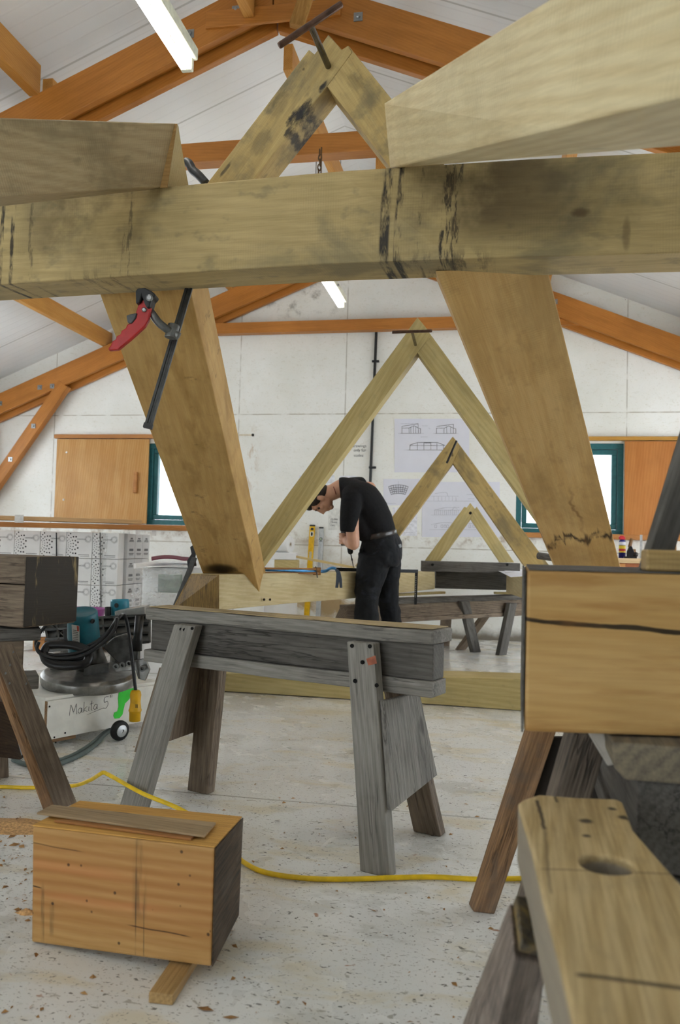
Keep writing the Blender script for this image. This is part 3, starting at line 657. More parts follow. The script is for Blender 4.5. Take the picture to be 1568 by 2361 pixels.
# --- the grey sawhorse in the middle
Z = .66
Lf, Rf, Rb, Lb = G(336, 1400.5, Z), G(998, 1454, Z), G(1019, 1447, Z), G(333, 1391.5, Z)
u = (Rf - Lf); u.z = 0; u.normalize(); nb = V((-u.y, u.x, 0)); nb = nb if nb.dot(FLAT) > 0 else -nb
Rb = Rf + nb * .125 + u * .012; Lb = Lf + nb * .125
sh = empty('sawhorse', (Lf + Rb) / 2 - UP * Z, 'whole grey weathered sawhorse standing in the middle of the floor with worn yellowish top', 'sawhorse', 'trestles')
dn = -UP
MB().hexa([Lf, Lf + dn * .042, Lb + dn * .042, Lb], [Rf, Rf + dn * .042, Rb + dn * .042, Rb]).build('top_board', M_GREYW, sh, xframe(Lf, Rf), .006, subdiv=6, wob=.005)
ts = [p + UP * .0015 for p in (Lf + nb * .008 + u * .01, Rf + nb * .010 - u * .01, Rb - nb * .01 - u * .01, Lb - nb * .008 + u * .01)]
MB().prism(ts, UP * .003).build('worn_surface', M_GREYY, sh, xframe(Lf, Rf), .002, subdiv=5, wob=.003)
p0, p1 = Lf + nb * .02 + u * .012, Rf + nb * .02 - u * .005
MB().hexa([p0 + dn * .042, p0 + dn * .150, p0 + dn * .150 + nb * .085, p0 + dn * .042 + nb * .085], [p1 + dn * .042, p1 + dn * .150, p1 + dn * .150 + nb * .085, p1 + dn * .042 + nb * .085]).build('side_plank', M_GREYD, sh, xframe(p0, p1), .004)
p0, p1 = Lf + nb * .008 - u * .012, Rf + nb * .004
MB().hexa([p0 + dn * .151, p0 + dn * .194, p0 + dn * .194 + nb * .11, p0 + dn * .151 + nb * .11], [p1 + dn * .151, p1 + dn * .197, p1 + dn * .197 + nb * .11, p1 + dn * .151 + nb * .11]).build('bottom_rail', M_GREYW, sh, xframe(p0, p1), .004, subdiv=5, wob=.003)
def atx(px, py, k):                                       # point over the front line of the rail
    o = Lf - nb * k; return hits(o, nb, (px, py))
tFL, tFR = atx(434, 1440, .018), atx(838, 1480, .018)
fFL, fFR = G(302, 1890), G(872, 2011)
leg_(sh, tFL, fFL, u, .092, .045, M_GREYW); leg_(sh, tFR, fFR, u, .092, .045, M_GREYW)
tBL = tFL + nb * .165 + u * .0; tBR = tFR + nb * .165
fBL, fBR = G(463, 1824), G(990, 1919)
leg_(sh, tBL, fBL, u, .092, .045, M_GREYB); leg_(sh, tBR, fBR, u, .092, .045, M_GREYB)
def lerp(a, b, k): return a.lerp(b, k)
def gusset(e, tf, ff, tb, fb, k0, k1, k2, k3, off_, mat, th=.016):
    a, b_ = lerp(tf, ff, k0), lerp(tf, ff, k1); c_, d_ = lerp(tb, fb, k2), lerp(tb, fb, k3)
    q = [a + off_, b_ + off_, c_ + off_, d_ + off_]
    return MB().prism(q, off_.normalized() * th).build('gusset', mat, e, xframe((q[0] + q[3]) / 2, (q[1] + q[2]) / 2, off_), .002)
gusset(sh, tFR - nb * .01, fFR - nb * .01, tBR + nb * .02, fBR + nb * .02, .26, .73, .70, .28, u * .047, M_GREYW)
gusset(sh, tFL - nb * .01, fFL - nb * .01, tBL + nb * .02, fBL + nb * .02, .24, .68, .66, .24, -u * .047, M_GREYB)
screws(sh, 0, [P(px, py, (atx(px, py, .043) - CAMP).dot(VIEW)) for px, py in ((417, 1451), (443, 1449), (421, 1473), (411, 1506), (387, 1521), (423, 1525), (425, 1452))], .0055)
scr = lambda px, py: hits(tFR - nb * .024, (fFR - tFR).cross(u).normalized(), (px, py)) - nb * .001
screws(sh, 0, [scr(*p) for p in ((812, 1489), (853, 1490), (836, 1527), (819, 1570), (869, 1580))], .0065)
o = MB().prism([scr(*p) for p in ((845, 1519), (866, 1511), (870, 1530), (850, 1534))], nb * -.0008).build('red_paint_mark', plain('red_paint', '9c5a42', .7, var=.3), sh)
# --- far trestle under the plates
Zt = .505
La, Ra = G(806, 1384, Zt), G(1212, 1372, Zt)
ft = empty('sawhorse', (La + Ra) / 2 - UP * Zt, 'low brown trestle carrying the ends of the oak plates near the end wall', 'sawhorse', 'trestles')
ut = (Ra - La); ut.z = 0; ut.normalize(); nt = V((-ut.y, ut.x, 0)); nt = nt if nt.dot(FLAT) > 0 else -nt
Ra = Ra + ut * .4
MB().bar((La + Ra) / 2 - ut * 0.95 + nt * .07 - UP * .02, (La + Ra) / 2 + ut * 0.95 + nt * .07 - UP * .02, .14, .04, nt).build('top_board', M_GREYD, ft, xframe(La, Ra), .004)
MB().bar(La + nt * .07 - UP * .095, Ra + nt * .07 - UP * .095, .11, .09, UP).build('side_plank', M_GREYB, ft, xframe(La, Ra), .004)
MB().bar(La + nt * .07 - UP * .165, Ra + nt * .07 - UP * .165, .035, .12, UP).build('bottom_rail', M_GREYB, ft, xframe(La, Ra), .004)
for tp_, fp_, m in (((1069, 1386), (1096, 1503), M_GREYD), ((1180, 1390), (1155, 1510), M_GREYD)):
    t_ = hits(La - nt * .02, nt, tp_); f_ = G(*fp_); leg_(ft, t_, f_, ut, .10, .045, m)
    t2 = t_ + nt * .18; f2 = f_ + nt * .42 + ut * (.05 if tp_[0] < 1100 else -.05); leg_(ft, t2, f2, ut, .10, .045, M_GREYB)
t_ = hits(La - nt * .02, nt, (838, 1400)); leg_(ft, t_, G(822, 1525), ut, .10, .045, M_GREYD); leg_(ft, t_ + nt * .18, G(822, 1525) + nt * .42, ut, .10, .045, M_GREYB)
# short trestles under the near ends of the plates, behind the sawhorse and the orange block
def short_trestle(c_, u, label):
    u = V(u).normalized(); n_ = V((-u.y, u.x, 0)); zt_ = .528; c_ = V((c_.x, c_.y, 0))
    e = empty('sawhorse', c_, label, 'sawhorse', 'trestles')
    MB().bar(c_ - u * .24 + UP * (zt_ - .02), c_ + u * .24 + UP * (zt_ - .02), .11, .04, n_).build('top_board', M_GREYD, e, xframe(c_ - u, c_ + u), .004)
    MB().bar(c_ - u * .22 + UP * (zt_ - .09), c_ + u * .22 + UP * (zt_ - .09), .09, .08, UP).build('side_plank', M_GREYB, e, xframe(c_ - u, c_ + u), .004)
    for i in (-1, 1):
        for j in (-1, 1): leg_(e, c_ + u * i * .14 + n_ * j * .075 + UP * (zt_ - .045), c_ + u * i * .19 + n_ * j * .2, u, .085, .04, M_GREYD)
_m = q0 + dr * 2.3 + sd * .1
short_trestle(_m, sd, 'short trestle under the plate going behind the huge orange block')
# packers between trestle and plate
a = G(905, 1371, .515); b_ = a + ut * .35
tag(MB().bar(G(903, 1372, .515), G(1022, 1366, .515), .02, .05, UP).build('packing_strip', M_OAKF, None, None, .002), 'thin packing strip between the low trestle and the long oak plate', 'packing strip')
tag(MB().bar(G(1140, 1367, .52), G(1190, 1368, .52), .02, .05, UP).build('packing_strip', M_OAKF, None, None, .002), 'short packing strip under the oak plate with the drawings on it', 'packing strip')
# --- trestle at the left edge with a stacked beam end
Z2 = .60
R2 = G(95, 1449, Z2); ul = (-SIDE * .90 - FLAT * .42).normalized(); n2 = V((-ul.y, ul.x, 0)); n2 = n2 if n2.dot(FLAT) > 0 else -n2
L2 = R2 + ul * 1.1
ls = empty('sawhorse', (R2 + L2) / 2 - UP * Z2, 'brown and grey sawhorse at the picture edge carrying the black painted beam end', 'sawhorse', 'trestles')
MB().hexa([R2, R2 + dn * .04, R2 + dn * .04 + n2 * .13, R2 + n2 * .13], [L2, L2 + dn * .04, L2 + dn * .04 + n2 * .13, L2 + n2 * .13]).build('top_board', M_GREYD, ls, xframe(R2, L2), .004)
p0, p1 = R2 + ul * .05 + n2 * .02, L2 - ul * .05 + n2 * .02
MB().hexa([p0 + dn * .04, p0 + dn * .15, p0 + dn * .15 + n2 * .09, p0 + dn * .04 + n2 * .09], [p1 + dn * .04, p1 + dn * .15, p1 + dn * .15 + n2 * .09, p1 + dn * .04 + n2 * .09]).build('side_plank', M_GREYB, ls, xframe(p0, p1), .004)
p0, p1 = R2, L2
MB().hexa([p0 + dn * .155, p0 + dn * .2, p0 + dn * .2 + n2 * .12, p0 + dn * .155 + n2 * .12], [p1 + dn * .155, p1 + dn * .2, p1 + dn * .2 + n2 * .12, p1 + dn * .155 + n2 * .12]).build('bottom_rail', M_GREYW, ls, xframe(p0, p1), .004)
M_GREYM_ = plain('dull_screw', '6e6e6c', .5, .5)
M_LEGO = wood('leg_brown', 'a5805c', '7a5a3c', fine=.5, rings=.7, rs=7, stain='5d5750', sa=.7, ssc=2.5, knots=.5, bump=.5, crack=.5, rough=.75)
def bar_px(e, name, q0, q1, mat, bev=.004):               # leg drawn by the four corners of each end
    return MB().hexa(q0, q1).build(name, mat, e, xframe(sum(q0, V()) / 4, sum(q1, V()) / 4), bev)
f = [G(100, 1874), G(128, 1866), G(177, 1852)]; f.append(f[0] + f[2] - f[1])
t = [P(-44, 1490, 2.50), P(-22, 1488, 2.46), P(30, 1484, 2.52)]; t.append(t[0] + t[2] - t[1])
lg_ = bar_px(ls, 'leg', f, t, M_LEGO)
nf = (f[2] - f[1]).cross(t[1] - f[1]).normalized(); nf = nf if nf.dot(CAMP - f[1]) > 0 else -nf
MB().prism([p + nf * .0005 for p in (f[1], f[2], t[2], t[1])], nf * .002).build('grey_face', M_GREYB, lg_, xframe(f[1], t[1], nf))
leg_(ls, R2 + ul * .85 - n2 * .03 + dn * .04, R2 + ul * 1.05 - n2 * .30 - UP * Z2, ul, .09, .045, M_LEGO)
leg_(ls, R2 + ul * .15 + n2 * .16 + dn * .04, R2 + ul * .10 + n2 * .45 - UP * Z2, ul, .09, .045, M_GREYB)
leg_(ls, R2 + ul * .85 + n2 * .16 + dn * .04, R2 + ul * 1.05 + n2 * .45 - UP * Z2, ul, .09, .045, M_GREYB)
q = [P(-60, 1600, 2.62), P(-60, 1740, 2.60), P(47, 1752, 2.74), P(12, 1625, 2.74)]
MB().prism(q, FLAT * .018).build('gusset', wood('gusset_dark', '5b4a3a', '3d3026', fine=.4, rough=.8), ls, xframe(q[0], q[3]), .002)
nrm = (t[1] - f[1]).cross(t[2] - f[2]); 
pn = (f[2] - f[1]).cross(t[1] - f[1]).normalized(); pn = pn if pn.dot(CAMP - f[1]) > 0 else -pn
screws(ls, 0, [hits(f[1], pn, p) + pn * .001 for p in ((29, 1503), (22, 1533), (21, 1575), (59, 1576), (12, 1552))], .0045, M_GREYM_)
# the beam end on it
C0 = P(56, 1366, 2.60); C0.z = 0; e1 = (SIDE * .10 + FLAT * .21).normalized() * .235; e2 = (-SIDE * .9 + FLAT * .43).normalized() * .9
def dark_paint(b, raw, col):
    s_ = b.ss(b.noise(b.mapv(raw, (6, 6, 1.0)), 2.2, 5, .75), .53, .66); c_ = b.mix(s_, rgb('37312a'), rgb('a48f63'))
    return b.mix(.9, col, c_)
M_BLACKP = wood('black_painted_end', '4a4036', '2b2723', fine=.3, marks=dark_paint, bump=.5, rough=.65)
zb, zt2 = .607, .838
be = empty('stacked_timber', C0 + V((0, 0, zb)), 'stacked beam with a scuffed black painted end, on the sawhorse at the picture edge', 'timber beam')
for z0, z1 in ((zb, .745), (.748, zt2)):
    p = C0 + V((0, 0, 0)); A = [p + UP * z0, p + e1 + UP * z0, p + e1 + UP * z1, p + UP * z1]
    MB().hexa(A, [k + e2 for k in A]).build('beam_half', M_GREYB, be, xframe(p, p + e2), .006)
A = [C0 + UP * (zb + .004), C0 + e1 + UP * (zb + .006), C0 + e1 + UP * zt2, C0 + UP * zt2]
MB().prism(A, -e2.normalized() * .004).build('painted_end', M_BLACKP, be, frame(C0, e1), .002)
# --- trestle under the orange block at the right edge
Z3 = .62
vpd = ray(1194, 1270); vpd.z = 0; vpd.normalize(); vs_ = V((vpd.y, -vpd.x, 0))
E0 = P(1412, 1706, 1.19); E0.z = Z3
rs_ = empty('sawhorse', E0 - UP * Z3 + vpd * .4 + vs_ * .09, 'sawhorse seen end on under the big orange block, rounded end grain of its top showing', 'sawhorse', 'trestles')
M_ENDG = wood('grey_end_grain', '8a7f6a', '56504a', fine=.25, rings=.45, rs=5, gl=(3, 5, 5), bump=.3, rough=.85)
prof = [(0, 0), (.19, 0), (.19, -.035), (.172, -.054), (.018, -.054), (.002, -.036)]
q = [E0 + vs_ * a + UP * b_ for a, b_ in prof]
MB().prism(q, vpd * .95).build('top_board', M_ENDG, rs_, frame(E0 + vs_ * .095 - UP * .2, vpd), .004)
def boxv(e, nm, o, a, b_, h0, h1, len_, mat):
    q = [o + vs_ * a + UP * h0, o + vs_ * b_ + UP * h0, o + vs_ * b_ + UP * h1, o + vs_ * a + UP * h1]
    return MB().prism(q, vpd * len_).build(nm, mat, e, frame(o + vs_ * (a + b_) / 2 + UP * (h0 + h1) / 2, vpd), .004)
boxv(rs_, 'side_plank', E0 + vpd * .012, .038, .15, -.19, -.055, .92, M_GREYD); boxv(rs_, 'bottom_rail', E0 + vpd * .0, .03, .16, -.235, -.192, .95, M_GREYD)
def leg4(e, foot, top, mat): return bar_px(e, 'leg', foot, top, mat)
f = [G(1091, 2103), G(1141, 2109)]; t = [P(1229, 1672, 1.93), P(1286, 1680, 1.93)]
bk = (FLAT - SIDE * .12) * .045
leg4(rs_, [f[0], f[1], f[1] + bk, f[0] + bk], [t[0], t[1], t[1] + bk, t[0] + bk], M_LEGO)
f = [G(1112, 2430), G(1195, 2440)]; t = [P(1326, 1688, 1.36), P(1408, 1692, 1.36)]
leg4(rs_, [f[0], f[1], f[1] + bk, f[0] + bk], [t[0], t[1], t[1] + bk, t[0] + bk], wood('leg_white_edge', '7c6f62', '4f453b', fine=.6, stain='2f2a25', sa=.4, bump=.6, crack=.6))
for s0 in (.12, .78):
    o_ = E0 + vpd * s0 + vs_ * .21
    leg_(rs_, o_ - UP * .05, o_ + vs_ * .24 - UP * Z3 + vpd * (.1 if s0 > .5 else -.05), vpd, .09, .045, M_GREYB)
q = [P(1262, 1700, 1.99), P(1222, 1850, 1.99), P(1430, 1850, 1.95), P(1415, 1700, 1.95)]
MB().prism(q, vpd * .016).build('gusset', plain('shaded_ply', '2a241f', .8), rs_, None, .002)  # dark colour paints the shade between the legs into this sheet
q = [P(1352, 1688, 1.31), P(1392, 1690, 1.30), P(1418, 1762, 1.29), P(1400, 1768, 1.29)]
MB().prism(q, vs_ * .012 + vpd * .02).build('pale_cleat', plain('pale_cleat', 'b9b3a8', .7), rs_, None, .003)
# the big orange block on it
def crackm(b, raw, col):
    x, y, z = b.xyz(raw)
    n = b.ma('MULTIPLY', b.ma('SUBTRACT', b.noise(b.mapv(raw, (3, 1, 1)), 2.5, 3), .5), .012)
    zz = b.ma('ADD', b.ma('ADD', z, n), b.ma('MULTIPLY', x, .065)); w = b.ma('ADD', .0018, b.ma('MULTIPLY', b.noise(b.mapv(raw, (8, 1, 1)), 3, 2), .004))
    m = b.ma('SUBTRACT', 1.0, b.ss(b.ma('DIVIDE', b.ma('ABSOLUTE', b.ma('SUBTRACT', zz, .026)), w), .7, 1.3))
    col = b.mix(b.ma('MULTIPLY', m, .95), col, (.01, .008, .006))
    st = b.ss(b.noise(b.mapv(raw, (1.5, 1, 12)), 2.2, 4, .6), .5, .66); return b.mix(b.ma('MULTIPLY', st, .45), col, rgb('9a6a34'))
M_BLK = wood('orange_softwood', 'c9a56c', 'b99258', fine=.12, rings=.4, rs=7, gl=(.5, 16, 16), bump=.12, marks=crackm, knots=.2)
z0, z1 = .623, .870
a = P(1211, 1500, 1.233); a.z = 0; ax = (P(1568, 1520, 1.233) - P(1211, 1500, 1.233)); ax.z = 0; ax.normalize(); ax = (ax - vpd * .03).normalized()
Ln = .62; dp = .42
A = [a + UP * z0, a + vpd * dp + UP * z0, a + vpd * dp + UP * z1, a + UP * z1]
blk = MB().hexa(A, [p + ax * Ln for p in A]).build('orange_block', M_BLK, None, frame(a + ax * Ln / 2 + vpd * dp / 2 + UP * (z0 + z1) / 2, ax), .006)
tag(blk, 'huge orange softwood block with one long black crack across its face', 'timber block')
q = [a + UP * (z1 + .0005) + ax * .004 + vpd * .004, a + UP * (z1 + .0005) + ax * (Ln - .01) + vpd * .004, a + ax * (Ln - .01) + vpd * dp + UP * (z1 + .0005), a + vpd * dp + UP * (z1 + .0005) + ax * .004]
MB().prism(q, UP * .002).build('dark_top', M_GREYD, blk, xframe(q[0], q[1]))
q = [a - ax * .001 + UP * z0, a - ax * .001 + vpd * dp + UP * z0, a - ax * .001 + vpd * dp + UP * z1, a - ax * .001 + UP * z1]
MB().prism(q, -ax * .003).build('dark_end', M_GREYD, blk, frame(q[0], vpd))
# small block and slanted post on top of it
zt3 = z1 + .003
a = P(1490, 1324, 1.262); a.z = zt3; z2 = zt3 + 50 / (FPX / ((a - CAMP).dot(VIEW)))
q = [a + UP * 0, a + ax * .25, a + ax * .25 + vpd * .06, a + vpd * .06]
tag(MB().prism(q, UP * (z2 - zt3)).build('offcut_block', wood('offcut', 'b59a68', '9a7c4c', fine=.5, saw=.2), None, frame(a, ax), .004), 'small square offcut lying on the dark top of the huge orange block', 'offcut')
d_ = 1.36; b0 = [P(1468, 1312, d_), P(1486, 1312, d_ - .01), P(1542, 1312, d_ + .03)]
for p in b0: p.z = zt3
b0.append(b0[0] + b0[2] - b0[1])
sh_ = P(1660, 640, d_ + .12) - P(1478, 1312, d_); t0 = [p + sh_ for p in b0]
t0 = [P(1609, 850, 1.45), P(1640, 850, 1.44), P(1700, 850, 1.49)]; t0.append(t0[0] + t0[2] - t0[1])
tag(MB().hexa(b0, t0).build('slanted_post', M_GREYD, None, xframe(sum(b0, V()) / 4, sum(t0, V()) / 4), .004), 'grey weathered post slanting up from the dark top of the huge orange block', 'timber post')
# stub of a dark bar beside the stained rafter
a, b_ = P(1241, 1281, 4.2), P(1300, 1290, 4.25)
tag(MB().tube([a, b_], .0185, 14).build('dark_dowel', M_GREYD, None, xframe(a, b_), .002), 'dark stub of a round bar sticking out beside the foot of the stained rafter', 'bar')
# --- nearest sawhorse, bottom edge
Z4 = .55
out = [(1195, 1850), (1205, 1843), (1241, 1831), (1330, 1838), (1420, 1841), (1436, 1848), (1445, 1870), (1460, 1911), (1510, 1968), (1568, 2033), (1860, 2361), (2300, 2900), (1440, 2900), (1324, 2361), (1288, 2200), (1250, 2056), (1225, 1950), (1200, 1868)]
pts = [G(x, y, Z4) for x, y in out]
bm = bmesh.new(); Mn = frame(G(1330, 1950, Z4), G(1330, 1850, Z4) - G(1430, 2361, Z4))
inv = Mn.inverted(); ov = [bm.verts.new(inv @ p) for p in pts]; ed = [bm.edges.new((ov[i], ov[(i + 1) % len(ov)])) for i in range(len(ov))]
hc = G(1398, 1992, Z4); hr = (G(1457, 1993, Z4) - G(1340, 1991, Z4)).length / 2
hv = [bm.verts.new(inv @ (hc + V((math.cos(k * PI / 14), math.sin(k * PI / 14), 0)) * hr)) for k in range(28)]
ed += [bm.edges.new((hv[i], hv[(i + 1) % 28])) for i in range(28)]
bmesh.ops.triangle_fill(bm, edges=ed, use_beauty=True)
gf = bm.faces[:]; r_ = bmesh.ops.extrude_face_region(bm, geom=gf)
bmesh.ops.translate(bm, verts=[v for v in r_['geom'] if isinstance(v, bmesh.types.BMVert)], vec=(0, 0, -.085))
bmesh.ops.recalc_face_normals(bm, faces=bm.faces[:])
me = bpy.data.meshes.new('top_board'); bm.to_mesh(me); bm.free()
def nearm(b, raw, col):
    x, y, z = b.xyz(raw)
    i_ = Mn.inverted()
    def ln(pa, pb, w, a):
        nonlocal col
        qa_, qb_ = i_ @ G(*pa, Z4), i_ @ G(*pb, Z4); dx, dy = (qb_ - qa_).x, (qb_ - qa_).y; L = math.hypot(dx, dy)
        wob = b.ma('MULTIPLY', b.ma('SUBTRACT', b.noise(raw, 18, 3), .5), .006)
        dd = b.ma('ADD', b.ma('ADD', b.ma('MULTIPLY', b.ma('SUBTRACT', x, qa_.x), -dy / L), b.ma('MULTIPLY', b.ma('SUBTRACT', y, qa_.y), dx / L)), wob)
        tt = b.ma('ADD', b.ma('MULTIPLY', b.ma('SUBTRACT', x, qa_.x), dx / L / L), b.ma('MULTIPLY', b.ma('SUBTRACT', y, qa_.y), dy / L / L))
        m = mul(b, band(b, dd, 0, w, .7), band(b, tt, .5, 1, .06), a); col = b.mix(m, col, rgb('2a2218'))
    ln((1238, 1845), (1256, 1912), .005, .9); ln((1256, 1912), (1270, 2060), .004, .4); ln((1250, 2003), (1620, 2018), .0035, .55); ln((1330, 2247), (1620, 2285), .006, .85); ln((1280, 1836), (1284, 1850), .004, .8)
    for p, r in (((1351, 1893), .0085), ((1353, 1927), .005), ((1412, 1865), .006), ((1440, 1885), .008)):
        k = i_ @ G(*p, Z4); e = b.n('VectorMath', {0: raw, 1: tuple(k)}, operation='DISTANCE').outputs['Value']
        e = b.ma('ADD', e, b.ma('MULTIPLY', b.ma('SUBTRACT', b.noise(raw, 60, 2), .5), .006)); col = b.mix(b.ma('MULTIPLY', b.ma('SUBTRACT', 1.0, b.ss(e, r * .6, r * 1.5)), .9), col, rgb('1d1a17'))
    side = b.ma('SUBTRACT', 1.0, b.ss(z, -.012, -.006)); return b.mix(b.ma('MULTIPLY', side, .75), col, rgb('85807a'))
M_NEAR = wood('worn_near_top', 'cbb589', 'ab9262', fine=.4, rings=.8, rs=5, gl=(.8, 14, 14), stain='8a7a5c', sa=.35, ssc=3, bump=.4, marks=nearm)
me.materials.append(M_NEAR)
ns = empty('sawhorse', G(1330, 1950, Z4) - UP * Z4, 'big close sawhorse with a round hole through its worn yellowish top', 'sawhorse', 'trestles')
o = bpy.data.objects.new('top_board', me); place(o, Mn, ns); bv = o.modifiers.new('bevel', 'BEVEL'); bv.width = .007; bv.segments = 3; bv.limit_method = 'ANGLE'; bv.angle_limit = .9
hb = MB().lathe([(hr * .99, -.086), (hr * .99, -.080)], hc, UP, 24).build('hole_floor', plain('hole_wood', '4a3822', .8), ns)
M_LEGN = wood('leg_near', 'a3968c', '77695f', fine=.6, rings=.6, stain='28231f', sa=.5, ssc=3, bump=.5, crack=.9)
# leg and cleat
t = [P(1174, 2080, .99), P(1186, 2205, .93), P(1262, 2222, .97)]; t.append(t[0] + t[2] - t[1])
f = [G(985, 2560), G(1060, 2700), G(1190, 2730)]; f.append(f[0] + f[2] - f[1])
bar_px(ns, 'leg', f, t, M_LEGN)
q = [P(1181, 2084, 1.0), P(1262, 2096, 1.03), P(1262, 2212, .97), P(1196, 2196, .93)]
MB().prism(q, (t[0] - f[0]).normalized() * .02).build('leg_top', wood('leg_top_grey', '5d5648', '3f3a32', fine=.5, stain='b99a55', sa=.5, ssc=9), ns, None, .003)
leg_(ns, G(1500, 2100, Z4 - .06), G(1500, 2100, Z4) - UP * Z4 + SIDE * .25 + FLAT * .05, FLAT, .09, .045, M_LEGN)
leg_(ns, G(1500, 2900, Z4 - .06) - SIDE * .08, G(1500, 2900, Z4) - UP * Z4 - SIDE * .28 - FLAT * .1, FLAT, .09, .045, M_LEGN)
leg_(ns, G(1900, 2900, Z4 - .06), G(1900, 2900, Z4) - UP * Z4 + SIDE * .25 - FLAT * .1, FLAT, .09, .045, M_LEGN)
# ------------------------------------------------------------------ floor block, shims, cable
M_LARCH0 = None
def larch(b, raw, col):
    x, y, z = b.xyz(raw)
    zz = b.ma('ADD', z, b.ma('MULTIPLY', b.ma('SUBTRACT', b.noise(b.mapv(raw, (2, 1, 3)), 1.6, 2), .5), .03))
    w = b.n('TexWave', {'Vector': b.mapv(raw, (.25, 1, 1)), 'Scale': 13, 'Distortion': 2.0, 'Detail': 2, 'Detail Scale': .6}, wave_type='BANDS', bands_direction='Z').outputs['Fac']
    mid = band(b, zz, .02, .20, .8)
    col = b.mix(b.ma('MULTIPLY', mid, .45), col, rgb('b57f48'))
    col = b.mix(mul(b, w, mid, .4), col, rgb('8f4f1d'))
    for zc_, x0, a in ((.045, -.1, .35), (-.015, -.02, .35)): col = b.mix(mul(b, band(b, zz, zc_, .018, .8), band(b, x, x0, .28, .5), a), col, rgb('c47c4c'))
    f = b.ma('SUBTRACT', 1.0, b.ss(y, -.095, -.075)) if False else 1.0
    for x0, w_, z0, zw, a in ((.075, .028, .05, .17, .45), (.066, .003, -.02, .30, .7), (.086, .0025, -.06, .14, .6), (-.17, .008, -.06, .12, .6), (-.145, .012, -.065, .07, .4)):
        br = b.ss(b.noise(b.mapv(raw, (60, 4, 8)), 1.0, 3), .3, .6)
        col = b.mix(mul(b, band(b, b.ma('ADD', x, b.ma('MULTIPLY', z, -.03)), x0, w_, .5), band(b, z, z0, zw, .3), br, a), col, rgb('3f3826'))
    zt_ = b.ma('ADD', zz, b.ma('MULTIPLY', x, .05))
    for z0, x0, xw, a in ((-.052, .12, .14, .85), (.082, -.15, .16, .6), (-.012, -.2, .05, .9)): col = b.mix(mul(b, band(b, zt_, z0, .0028, .7), band(b, x, x0, xw, .2), a), col, rgb('35220f'))
    sp = b.n('TexVoronoi', {'Vector': b.mapv(raw, (1, 1, 1)), 'Scale': 26}).outputs['Distance']
    return b.mix(b.ma('MULTIPLY', b.ma('SUBTRACT', 1.0, b.ss(sp, .06, .12)), .8), col, rgb('241a10'))
M_LARCH = wood('larch_block', 'bf9860', 'ad844a', fine=.15, rings=.4, rs=8, gl=(.6, 14, 14), bump=.2, marks=larch, spots=.0)
M_LARCHT = wood('larch_sawn', 'd9a85a', 'c38f43', fine=.6, rings=.1, saw=.2, bump=.5, rough=.8)
M_DARKEND = wood('dark_end_grain', '5a4936', '2c2620', fine=.6, rings=.6, rs=9, stain='7d7264', sa=.4, ssc=3.5, gl=(9, 4, 9), bump=.7, rough=.85)
fl_, fr_, br_ = P(72, 2175, 1.783), P(487, 2230, 1.645), P(548, 2110, 1.876)
flt, frt, brt, blt = P(75, 1905, 1.79), P(495, 1955, 1.652), P(558, 1885, 1.885), P(185, 1850, 2.03)
fl_.z = max(fl_.z, .002)
bl_ = fl_ + br_ - fr_; blt = flt + brt - frt + (P(185, 1850, 2.03) - (flt + brt - frt)) * .6
bo = MB().hexa([fl_, bl_, blt, flt], [fr_, br_, brt, frt]).build('larch_block', M_LARCH, None, xframe((fl_ + bl_ + blt + flt) / 4, (fr_ + br_ + brt + frt) / 4), .005, subdiv=0)
tag(bo, 'orange striped softwood block sitting on the floor with thin boards on top', 'timber block')
nx = (fr_ - fl_).normalized()
MB().prism([fr_ + nx * .0005, br_ + nx * .0005, brt + nx * .0005, frt + nx * .0005], nx * .003).build('dark_end', M_DARKEND, bo, frame((fr_ + brt) / 2, br_ - fr_), .001)
tn = (frt - flt).cross(blt - flt).normalized(); tn = tn if tn.z > 0 else -tn
MB().prism([p + tn * .0005 for p in (flt, frt, brt, blt)], tn * .002).build('sawn_top', M_LARCHT, bo, xframe(flt, frt))
M_SHIM = wood('grey_shim', 'b29a78', '927a58', fine=.4, rings=.6, crack=.9, bump=.3); M_SHIMB = wood('brown_shim', 'a8743f', '85552a', fine=.4, rings=.4)
def onp(p, k): return hits(flt + tn * k, tn, p)
q = [onp(p, .003) for p in ((124, 1896), (282, 1880), (472, 1905), (441, 1939))]
tag(MB().prism(q, tn * .005).build('thin_board', M_SHIMB, None, xframe(q[0], q[3]), .001), 'thin brown board lying under the grey one on the striped floor block', 'thin board')
q = [onp(p, .0135) for p in ((85, 1873), (120, 1855), (498, 1896), (472, 1926))]
tag(MB().prism([p - tn * .005 for p in q], tn * .005).build('thin_board', M_SHIM, None, xframe(q[0], q[3]), .001), 'thin grey cracked board lying topmost on the striped floor block', 'thin board')
a, b_, c_ = G(342, 2313), G(398, 2319), G(468, 2205)
st = MB().prism([a, b_, c_, a + c_ - b_], UP * .021).build('packing_stick', wood('stick', 'bb9a68', '9c7a4b', fine=.4, saw=.2), None, xframe(b_, c_), .002); tag(st, 'short square stick poking out under the striped floor block', 'stick')
M_YEL = plain('yellow_rubber', 'e3bd1c', .45)
cab = [(-60, 1816, .008), (0, 1814, .008), (75, 1816, .008), (165, 1812, .02), (205, 1800, .06), (232, 1784, .11), (238, 1781, .115), (246, 1784, .115), (270, 1797, .112), (330, 1830, .10), (420, 1868, .06), (500, 1922, .012)]
pts = [G(*p) for p in cab] + [G(548, 1975, .008), G(565, 1990, .008), G(600, 2008, .008), (G(650, 2019, .008)), G(720, 2026, .008), G(800, 2027, .008), G(900, 2024, .008), G(1000, 2022, .008), G(1100, 2027, .008), G(1215, 2025, .008), G(1400, 2020, .008)]
